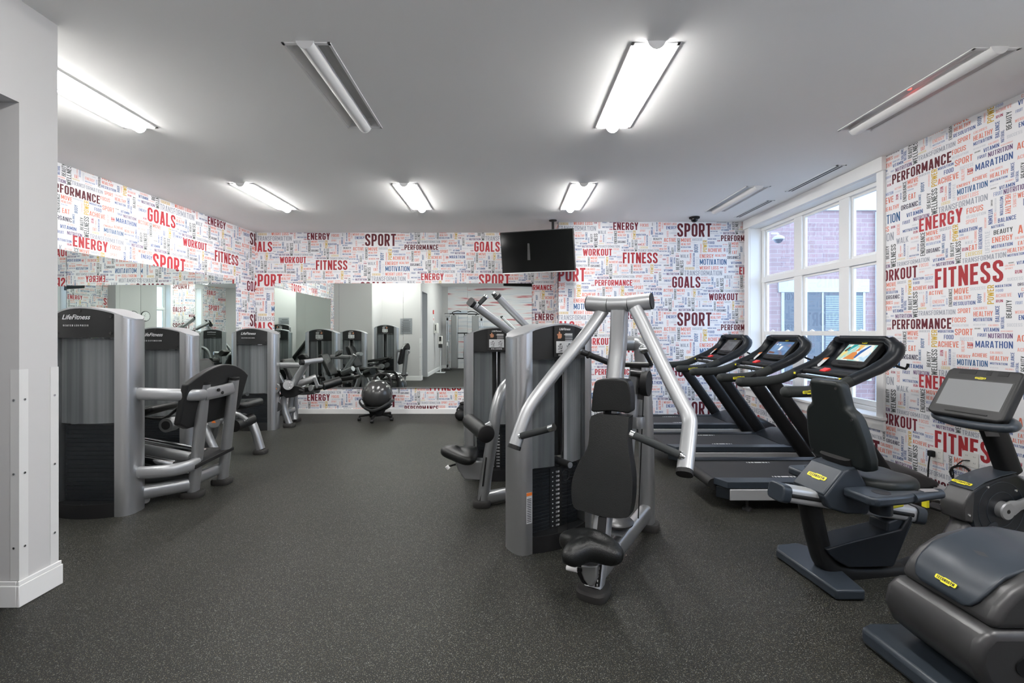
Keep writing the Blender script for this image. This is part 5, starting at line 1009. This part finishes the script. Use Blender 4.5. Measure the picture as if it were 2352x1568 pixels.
# backrest with shoulders
Bk=lambda s,z,o=0: RB+bx*(.055-.10*(z-.66)/.47+o)+by_*s+V((0,0,z))
half=[(.085,1.135),(.105,1.12),(.115,.99),(.15,.965),(.17,.93),(.19,.82),(.198,.72),(.188,.665),(.165,.645)]
ol=[(-a,z) for a,z in half]+[(a,z) for a,z in half[::-1]]
MB().prism([Bk(s,z) for s,z in ol],bx*.085).build('backrest',m_tpad,t,bev=.028,seg=5,sharp=50)
for s in (-.095,.095,-.165,.18):
    z={.095:1.095,-.095:1.095,-.165:.93,.18:.69}.get(s,.9); MB().cyl(Bk(s*.9,z,-.002),Bk(s*.9,z,.006),.008,10).build('screw_cap',m_ink,t)
MB().tube([Bk(0,.70,.0),Bk(0,.58,.03)],(.03,.10),12,up=bx,sq=.6).build('backrest_bracket',m_black,t)
S2=lambda x,s,z: RB+bx*x+by_*s+V((0,0,z))
st=MB(); so=[(.10,-.19),(.10,.19),(.28,.21),(.40,.19),(.475,.12),(.485,.05),(.45,0),(.485,-.05),(.475,-.12),(.40,-.19),(.28,-.21)]
st.loft([[S2(.28+(x-.28)*k,y*k,z-.02*abs(x-.1)) for x,y in so] for k,z in ((.85,.515),(.98,.53),(1.0,.56),(.96,.59),(.85,.60),(.3,.59))]); st.build('seat',m_tpad,t,sub=1,sharp=180)
# side handles with bottle holders
for s in (-1,1):
    Y=lambda x,y: S2(x-.05,s*y,.56)
    a=MB(); a.prism([Y(.02,.12),Y(.02,.27),Y(.05,.30),Y(.24,.29),Y(.36,.26),Y(.40,.24),Y(.36,.22),Y(.22,.20),Y(.18,.12)],(0,0,-.05)); ao=a.build('arm_tray',m_tgrey,t,bev=.014,seg=3)
    MB().cyl(Y(.15,.225)+V((0,0,-.01)),Y(.15,.225)+V((0,0,.0015)),.042,20).build('bottle_recess',m_ink,ao); MB().cyl(Y(.15,.225)+V((0,0,-.11)),Y(.15,.225)+V((0,0,-.045)),.05,18).build('bottle_cup',m_tdark,ao)
    h=MB().tube([Y(.30,.262)+V((0,0,-.025)),Y(.40,.25)+V((0,0,-.022)),Y(.50,.24)+V((0,0,-.02))],(.026,.026),14,3).build('side_handle',m_tgrey,t); MB().box(Y(.415,.25)+V((0,0,.004)),(.09,.03,.005),Mx.Rotation(rz,3,'Z')).build('contact_plate',m_alu,h)
MB().tube([pb(2040,1164,-.14),pb(2070,1158,-.13)],.013,10).build('adjust_lever',m_yellow,t)
# drive housing, crank and pedals
hs=[(2165,1120),(2200,1085),(2240,1070),(2290,1072),(2345,1082),(2365,1120),(2372,1180),(2360,1240),(2325,1285),(2280,1305),(2240,1262),(2195,1240),(2160,1200),(2158,1150)]
hs=[(2176,1130),(2215,1096),(2262,1078),(2305,1080),(2340,1092),(2372,1135),(2378,1190),(2360,1242),(2320,1288),(2285,1312),(2225,1320),(2180,1300),(2215,1235),(2225,1185),(2196,1195),(2170,1160)]
W2=.13; cf=-W2/2
body=[pb(x,y,cf) for x,y in ((2217,1196),(2215,1170),(2221,1148),(2236,1127),(2262,1110),(2300,1096),(2335,1087),(2366,1108),(2382,1150),(2384,1195),(2370,1240),(2342,1280),(2310,1310),(2285,1335),(2200,1345),(2175,1330),(2236,1216),(2232,1200))]
MB().prism(body,by_*W2).build('drive_housing',m_tdark,t,bev=.016,seg=3)
nose=[pb(x,y,cf-.001) for x,y in ((2213,1170),(2219,1148),(2234,1127),(2240,1127),(2236,1202),(2216,1198))]
MB().prism([p for p in nose],by_*(W2+.002)).build('nose_cover',m_tmet,t,bev=.02,seg=4)
MB().tube([pb(2226,1185),pb(2190,1250),pb(2150,1315),pb(2110,1322)],(.06,.06),14,4,up=by_,sq=.7).build('front_tube',m_tmet,t,sharp=60)
tpx=[(2235,1127),(2262,1109),(2300,1095),(2336,1086)]; tn=[pb(x,y,cf-.002) for x,y in tpx]; tf=[p+by_*(W2+.004) for p in tn]
tc_=MB(); tc_.loft([[n_,f_2,f_2+V((0,0,.006)),n_+V((0,0,.006))] for n_,f_2 in zip(tn,tf)]); tco=tc_.build('top_cover',m_tgrey,t,bev=.002)
cen=tn[0]*.25+tn[1]*.15+tf[0]*.4+tf[1]*.2+V((0,0,.0085)); badge('badge',tco,cen,-by_,(tn[1]-tn[0]),.105,local=False)
cc_=pb(2300,1170,cf); nb_=-by_
for r_ in (.165,.105): MB().tube([cc_+bx*(r_*math.cos(a))+V((0,0,r_*math.sin(a))) for a in [k*2*math.pi/48 for k in range(49)]],.0022,6,caps=False).build('cover_ring',m_tgrey,t)
ck=MB(); ck.lathe([(.052,.0),(.052,.03),(.046,.036),(.012,.036),(.011,.02)],cc_,nb_,28); ce=pb(2400,1128,cf)
ck.tube([cc_+nb_*.02,cc_+(ce-cc_)*.3+nb_*.02,cc_+(ce-cc_)+nb_*.03],[(.046,.013),(.03,.013),(.022,.012)],14,3,up=(0,0,1),sq=.7); cko=ck.build('crank',m_silverl,t)
MB().cyl(cc_+nb_*.037,cc_+nb_*.0375,.011,14).build('crank_hole',m_ink,cko)
for x,y in ((2268,1118),(2333,1126),(2225,1183),(2313,1248)): MB().lathe([(.009,0),(.007,.006),(.001,.007)],pb(x,y,cf),nb_,10).build('screw',m_chrome,t)
lp=pb(2266,1228,cf-.001); lo=MB()
ax_=(pb(2290,1205,cf)-pb(2240,1260,cf)).normalized(); px2=ax_.cross(nb_).normalized()
q=[lp+ax_*(.075*math.cos(a)+(.05 if math.cos(a)>0 else -.05))*.8+px2*(.035*math.sin(a)) for a in [k*2*math.pi/24 for k in range(24)]]
lo=MB().prism(q,nb_*.002).build('logo_plate',m_tgrey,t); badge('logo_lettering',lo,lp+nb_*.004,ax_,nb_.cross(ax_),.13,m_label,local=False)
def pedal(c,name):
    o=MB().box(c,(.10,.09,.022),Mx.Rotation(rz+.2,3,'Z')).build('pedal',m_black,t,bev=.008)
    rr=[c+bx*(.085*math.cos(a))+by_*(.02+.0*a)+V((0,0,.02+.055*math.sin(a))) for a in [k*math.pi/10 for k in range(11)]]
    MB().tube(rr,(.012,.004),8).build('pedal_strap',m_black,o); MB().box(c+bx*-.085+V((0,0,.03)),(.02,.03,.05),Mx.Rotation(rz,3,'Z')).build('strap_buckle',m_yellow,o); return o
fp_=P(2152,1164,2.86); pedal(fp_,'a'); c2_=pb(2300,1170,-cf); MB().tube([c2_+by_*.02,fp_+bx*.03+V((0,0,0))],(.02,.012),10).build('crank',m_silverl,t); pedal(ce+nb_*.08,'b')
# console mast, handle loop and screen
MB().tube([pb(2318,1085),pb(2290,1010),pb(2272,965)],(.065,.045),16,3,up=bx,sq=.6).build('console_mast',m_tblack,t,sharp=60)
q=[pb(2258,985,-.049),pb(2290,988,-.049),pb(2296,1002,-.049),pb(2264,1002,-.049)]; MB().prism(q,nb_*.002).build('mast_label',m_gun,t)
hl=[P(2230,950,2.98),P(2170,944,2.98),P(2150,953,2.93),P(2190,968,2.78),P(2260,980,2.58),P(2315,984,2.46),P(2333,976,2.50),P(2310,962,2.62)]
MB().tube(hl,.024,14,6).build('handle_loop',m_tgrey,t)
lc=MW[t].inverted()
c_=(P(2180,868,2.93)+P(2315,880,2.59)+P(2290,948,2.55)+P(2165,928,2.87))/4
lcv=lc@c_; console(t,lcv,(.10,0,.16),(-.16,0,.10),(0,1,0),4,w=.345,h=.20)
MB().prism([pb(2262,952,-.06),pb(2310,952,-.06),pb(2300,985,-.06),pb(2266,985,-.06)],by_*.12).build('console_bracket',m_black,t,bev=.01)
MB().prism([V((3.1,2.5,.004)),V((3.28,2.5,.004)),V((3.2,3.12,.004)),V((3.02,3.12,.004))],(0,0,.06)).build('front_stabiliser',m_tgrey,t,bev=.012)
MB().tube([pb(2065,1310),B2(.8,0,.06),B2(1.3,0,.06)],(.045,.045),14,2,sq=.7).build('base_tube',m_tblack,t)
# ---------------------------------------------------------------- elliptical trainer, right foreground
t=thing('elliptical_trainer','large dark grey elliptical trainer with rounded rear housing at the lower right corner','exercise machine',(2.0,1.8,0))
y0,y1=1.595,2.0
pr=[(1.86,.07),(1.76,.10),(1.675,.17),(1.645,.24),(1.66,.31),(1.705,.355)]
up_=[(1.714,.352),(1.722,.39),(1.745,.435),(1.79,.485),(1.87,.535),(1.97,.56),(2.08,.562),(2.25,.53),(2.75,.42)]
lowp=[V((x,y0,z)) for x,z in pr]+[V((2.75,y0,.355)),V((2.75,y0,.07))]
MB().prism(lowp,(0,y1-y0,0)).build('lower_housing',m_tmet,t,bev=.03,seg=4,sharp=40)
MB().prism([V((x,y0+.01,z)) for x,z in up_]+[V((2.75,y0+.01,.355))],(0,y1-y0-.02,0)).build('upper_housing',m_tmet,t,bev=.04,seg=5,sharp=40)
# inset soft top panel
tp=MB(); cen_y=(y0+y1)/2; ins=[]; arcp=[(1.7155,.374),(1.719,.388),(1.729,.411),(1.745,.437),(1.768,.464),(1.815,.506),(1.97,.566),(2.08,.568),(2.25,.535),(2.55,.468)]
rings=[]
for i,(x,z) in enumerate(arcp):
    w_=(.085,.112,.128,.136,.14,.142,.142,.142,.142,.142)[i]; rings.append([V((x+.004*(1-abs(s)) if 0<i<9 else x,cen_y+w_*s,z+.007-(.006*max(0,1-abs(s)*1.12) if i>2 else 0))) for s in (-1,-.93,-.85,-.6,-.3,0,.3,.6,.85,.93,1)])
tp.loft(rings,False,False); tpo=tp.build('top_panel',m_tgrey,t,solid=.012,sharp=60)
ds=V((arcp[1][0]-arcp[0][0],0,arcp[1][1]-arcp[0][1])).normalized(); ds=V((.016,0,.026)).normalized(); badge('badge',tpo,V((1.737,cen_y-.005,.424))+V((-.85,0,.52))*.0115,(0,-1,0),ds,.085,local=False)
sf=[V((1.60,2.06,.004)),V((1.66,2.09,.004)),V((1.90,2.09,.004)),V((1.90,1.35,.004)),V((1.72,1.35,.004)),V((1.62,1.70,.004))]
MB().prism(sf,(0,0,.075)).build('rear_stabiliser',m_tgrey,t,bev=.02,seg=3)
lp=V((1.865,y0-.001,.235)); q=[lp+V((.085*math.cos(a)+(.06 if math.cos(a)>0 else -.0),0,.045*math.sin(a))) for a in [k*2*math.pi/28 for k in range(28)]]
lo=MB().prism(q,(0,-.004,0)).build('logo_plate',m_tblack,t); letter_o=MB(); letter(letter_o,'TECHNOGYM',lp+V((.13,-.0065,-.02)),(1,0,0),(0,0,1),.042,.36); letter_o.build('logo_lettering',m_tgun,lo,kind='flat')
MB().prism([V((2.3,y0-.0,.30)),V((2.75,y0,.30)),V((2.75,y0,.36)),V((2.3,y0,.36))],(0,-.03,0)).build('side_trim',m_tblack,t)
# ---------------------------------------------------------------- ball chair and small black gear
bc=P(866,910,7.30); t=thing('exercise_ball_chair','black exercise ball resting on a wheeled base by the back mirror','ball chair',(bc.x,7.30,0))
MB().ball((bc.x,7.30,.405),(.243,.243,.243),32,k=22).build('ball',mat('shiny black ball',(.03,.03,.03),.22,spec=.6),t,sharp=180)
cr=[]
for z,r_ in ((.335,.262),(.29,.262),(.24,.235),(.20,.20),(.17,.15)): cr.append([V((bc.x+r_*math.cos(a),7.30+r_*math.sin(a),z)) for a in [k*2*math.pi/32 for k in range(32)]])
MB().loft(cr[2:],False,True).build('cradle_bowl',m_black,t,solid=.012)
for sg in (-1,1): MB().tube([V((bc.x+.268*math.cos(a),7.30-.268*math.sin(a)*1.0,.19+.13*abs(math.cos(a))**1.5)) for a in [math.pi/2+sg*k*math.pi/14 for k in range(8)]],(.022,.01),10,2,up=(0,0,1)).build('cradle_rim',m_char,t)
MB().cyl((bc.x,7.30,.07),(bc.x,7.30,.2),.1,20,r2=.15).build('hub',m_black,t)
MB().tube([V((bc.x+x,7.5+y,z)) for x,y,z in ((-.10,-.06,.18),(-.14,.06,.40),(-.14,.09,.60),(-.09,.10,.69),(0,.105,.705),(.09,.10,.69),(.14,.09,.60),(.14,.06,.40),(.10,-.06,.18))],(.016,.024),10,4).tube([V((bc.x-.135,7.585,.56)),V((bc.x,7.60,.585)),V((bc.x+.135,7.585,.56))],.018,10,3).build('back_hoop',m_black,t)
for k in range(5):
    a=R(-90+72*k); e=V((bc.x+.27*math.cos(a),7.30+.27*math.sin(a),.075)); lg=MB().tube([V((bc.x,7.30,.10)),e],(.018,.022),10).build('caster_arm',m_black,t)
    MB().cyl(e+V((-.022,0,-.048)),e+V((.022,0,-.048)),.027,14).cyl(e+V((0,0,-.03)),e,.01,8).build('caster',m_black,lg)
bp_=P(866,905,7.72); t=thing('handled_ring','black ring handle standing behind the ball under the mirror','fitness gear',(bp_.x,7.7,0)) if False else None
kb=PZ(1054,965); t=thing('kettlebell','black kettlebell on the floor behind the pulldown machine','kettlebell',(kb.x+.02,kb.y,0))
MB().ball((kb.x+.02,kb.y,.085),(.085,.085,.085)).build('bell',m_black,t); MB().tube([V((kb.x+.02+.05*math.cos(a),kb.y,.15+.06*math.sin(a))) for a in [k*math.pi/10 for k in range(11)]],.014,10).build('bell_handle',m_black,t)
t=thing('coiled_rope','thick black rope coiled in a ribbed stack beside the pulldown machine','rope',(kb.x+.06,kb.y+.28,0))
for k in range(6): MB().lathe([(.10-.008*k+.02*math.cos(a),.022+k*.041+.02*math.sin(a)) for a in [j*2*math.pi/10 for j in range(11)]],(kb.x+.06,kb.y+.28,0),(0,0,1),24).build('rope_turn',m_black,t)
# ---------------------------------------------------------------- things seen only in the mirrors
def mural():
    m=mat('streaked mural',(.8,.8,.8),.5); b=m.node_tree.nodes['Principled BSDF']; tc=nd(m,'ShaderNodeTexCoord'); mp=nd(m,'ShaderNodeMapping'); mp.inputs['Scale'].default_value=(.5,1,7)
    n=nd(m,'ShaderNodeTexNoise'); n.inputs['Scale'].default_value=1.4; n.inputs['Detail'].default_value=4; lk(m,tc.outputs['Object'],mp.inputs[0]); lk(m,mp.outputs[0],n.inputs['Vector'])
    r=ramp(m,[(.30,'b08a8e'),(.345,'cf7478'),(.39,'e9d8d9'),(.46,'ececec'),(.58,'e4e5e8'),(.66,'cdd3da'),(.76,'a9c0d4')]); lk(m,n.outputs['Fac'],r.inputs[0]); lk(m,r.outputs[0],b.inputs['Base Color']); return m
t=tag(MB().b2((-2.30,YRear+.0005,.12),(2.4,YRear+.006,CEIL)).build('wall_mural',mural()),'wall mural of blurred red and white streaks, seen in the back mirror','mural')
# cable machine
t=thing('cable_machine','tall silver cable machine with two columns, reflected in the back mirror','exercise machine',(-1.55,-1.1,0))
for sx in (-1,1):
    x=-1.55+sx*.42
    pr=[V((x+a,-1.16+b_,0)) for a,b_ in ((-.11,-.1),(.11,-.1),(.13,0),(.11,.1),(-.11,.1),(-.13,0))]
    MB().prism([p+V((0,0,.06)) for p in pr],(0,0,1.95)).build('weight_column',m_silver,t,bev=.02)
    xo=-1.55+sx*.66
    for dx in (-.03,.03): MB().cyl((xo+dx,-.98,.05),(xo+dx,-.98,2.02),.017,12).build('guide_rod',m_chrome,t)
    MB().box((xo,-.98,1.0),(.12,.1,.16)).build('carriage',m_alu,t,bev=.01); MB().box((xo,-.92,.95),(.06,.01,.12)).build('number_plate',m_white,t)
    MB().box((xo,-1.05,.03),(.2,.4,.06)).build('base_plate',m_gun,t,bev=.01); MB().box((xo,-1.0,2.0),(.16,.2,.12)).build('top_bracket',m_alu,t,bev=.01)
    for z in (1.86,.16): MB().cyl((xo-.02,-.9,z),(xo+.02,-.9,z),.05,18).build('pulley',m_black,t)
    MB().tube([V((x,-1.1,2.0)),V((-1.55+sx*.5,-1.05,2.10)),V((-1.55+sx*.30,-.95,2.16)),V((-1.55+sx*.16,-.92,2.13))],.016,10,3).build('chin_up_grip',m_black,t)
MB().cyl((-2.32,-1.05,2.06),(-.78,-1.05,2.06),.02,12).build('top_beam',m_black,t)
MB().cyl((-1.95,-1.1,1.35),(-1.15,-1.1,1.35),.02,10).cyl((-1.95,-1.1,.42),(-1.15,-1.1,.42),.02,10).build('cross_brace',m_black,t)
MB().tube([V((-1.6,-1.0,1.35)),V((-1.58,-.98,1.1)),V((-1.62,-.98,.6)),V((-1.6,-.98,.35))],.018,8,3).build('hanging_rope',m_black,t)
# sanitiser stand
t=thing('sanitiser_stand','white hand sanitiser dispenser on a slim stand beside the near wall','dispenser',(-2.30,.15,0))
MB().box((-2.30,.15,.012),(.3,.3,.02)).build('base_plate',m_label,t,bev=.006); MB().cyl((-2.30,.15,.02),(-2.30,.15,.95),.02,12).build('pole',m_label,t)
MB().box((-2.30,.15,1.12),(.14,.13,.28)).build('dispenser_body',m_white_plate,t,bev=.02); MB().box((-2.30,.218,1.16),(.07,.008,.15)).build('window_strip',m_ink,t); MB().box((-2.30,.16,.92),(.12,.12,.12)).build('drip_tray',m_gun,t,bev=.01)
t=thing('wall_dispenser','white wall cabinet above the sanitiser stand on the near wall','cabinet',(-2.44,.2,1.5)); MB().box((-2.44,.2,1.52),(.13,.28,.34)).build('cabinet_body',m_white_plate,t,bev=.01); MB().box((-2.44,.342,1.54),(.03,.004,.2)).build('cabinet_slot',m_ink,t)
t=thing('fire_alarm','small red fire alarm box high on the near wall','alarm',(-2.50,.4,2.05)); MB().box((-2.495,.42,2.06),(.03,.09,.13)).build('alarm_box',m_red,t,bev=.006); MB().box((-2.479,.42,2.06),(.004,.04,.03)).build('alarm_face',m_white,t)
t=thing('heart_sign','white sign with a red heart on the near wall','sign',(-2.505,.36,1.82)); MB().box((-2.505,.36,1.82),(.006,.15,.18)).build('sign_panel',m_white,t)
hq=[]
for k in range(24):
    a=2*math.pi*k/24; hq.append(V((-2.5012,.36+.003*16*math.sin(a)**3,1.82+.003*(13*math.cos(a)-5*math.cos(2*a)-2*math.cos(3*a)-math.cos(4*a)))))
MB().prism(hq,(.001,0,0)).build('heart_print',m_red,t)
t=thing('rules_notice','grey notice plate with small text on the white wall behind the leg press','notice',(-2.95,2.545,1.5)); MB().box((-2.93,2.545,1.57),(.34,.008,.45)).build('notice_plate',m_tgun,t)
n_=MB(); n_.box((-2.93,2.550,1.74),(.16,.002,.014))
for k in range(14): n_.box((-2.93,2.550,1.70-k*.022),(.26-.03*(k%3),.002,.006))
n_.build('notice_print',m_gun,t)
t=thing('wall_clock','round white wall clock on the white column, seen in the left mirror','clock',(3.41,2.4,1.9))
MB().lathe([(.15,0),(.16,.01),(.16,.025),(.145,.03)],(3.425,2.4,1.9),(-1,0,0),36).build('clock_rim',m_black,t); MB().cyl((3.396,2.4,1.9),(3.3945,2.4,1.9),.142,36).build('clock_face',m_white,t)
k_=MB(); k_.box((3.394,2.43,1.94),(.001,.006,.10),Mx.Rotation(R(35),3,'X')); k_.box((3.394,2.44,1.9),(.001,.075,.008))
for i in range(12): a=i*math.pi/6; k_.box((3.394,2.4+.12*math.cos(a),1.9+.12*math.sin(a)),(.001,.012,.012))
k_.build('clock_hand',m_ink,t)
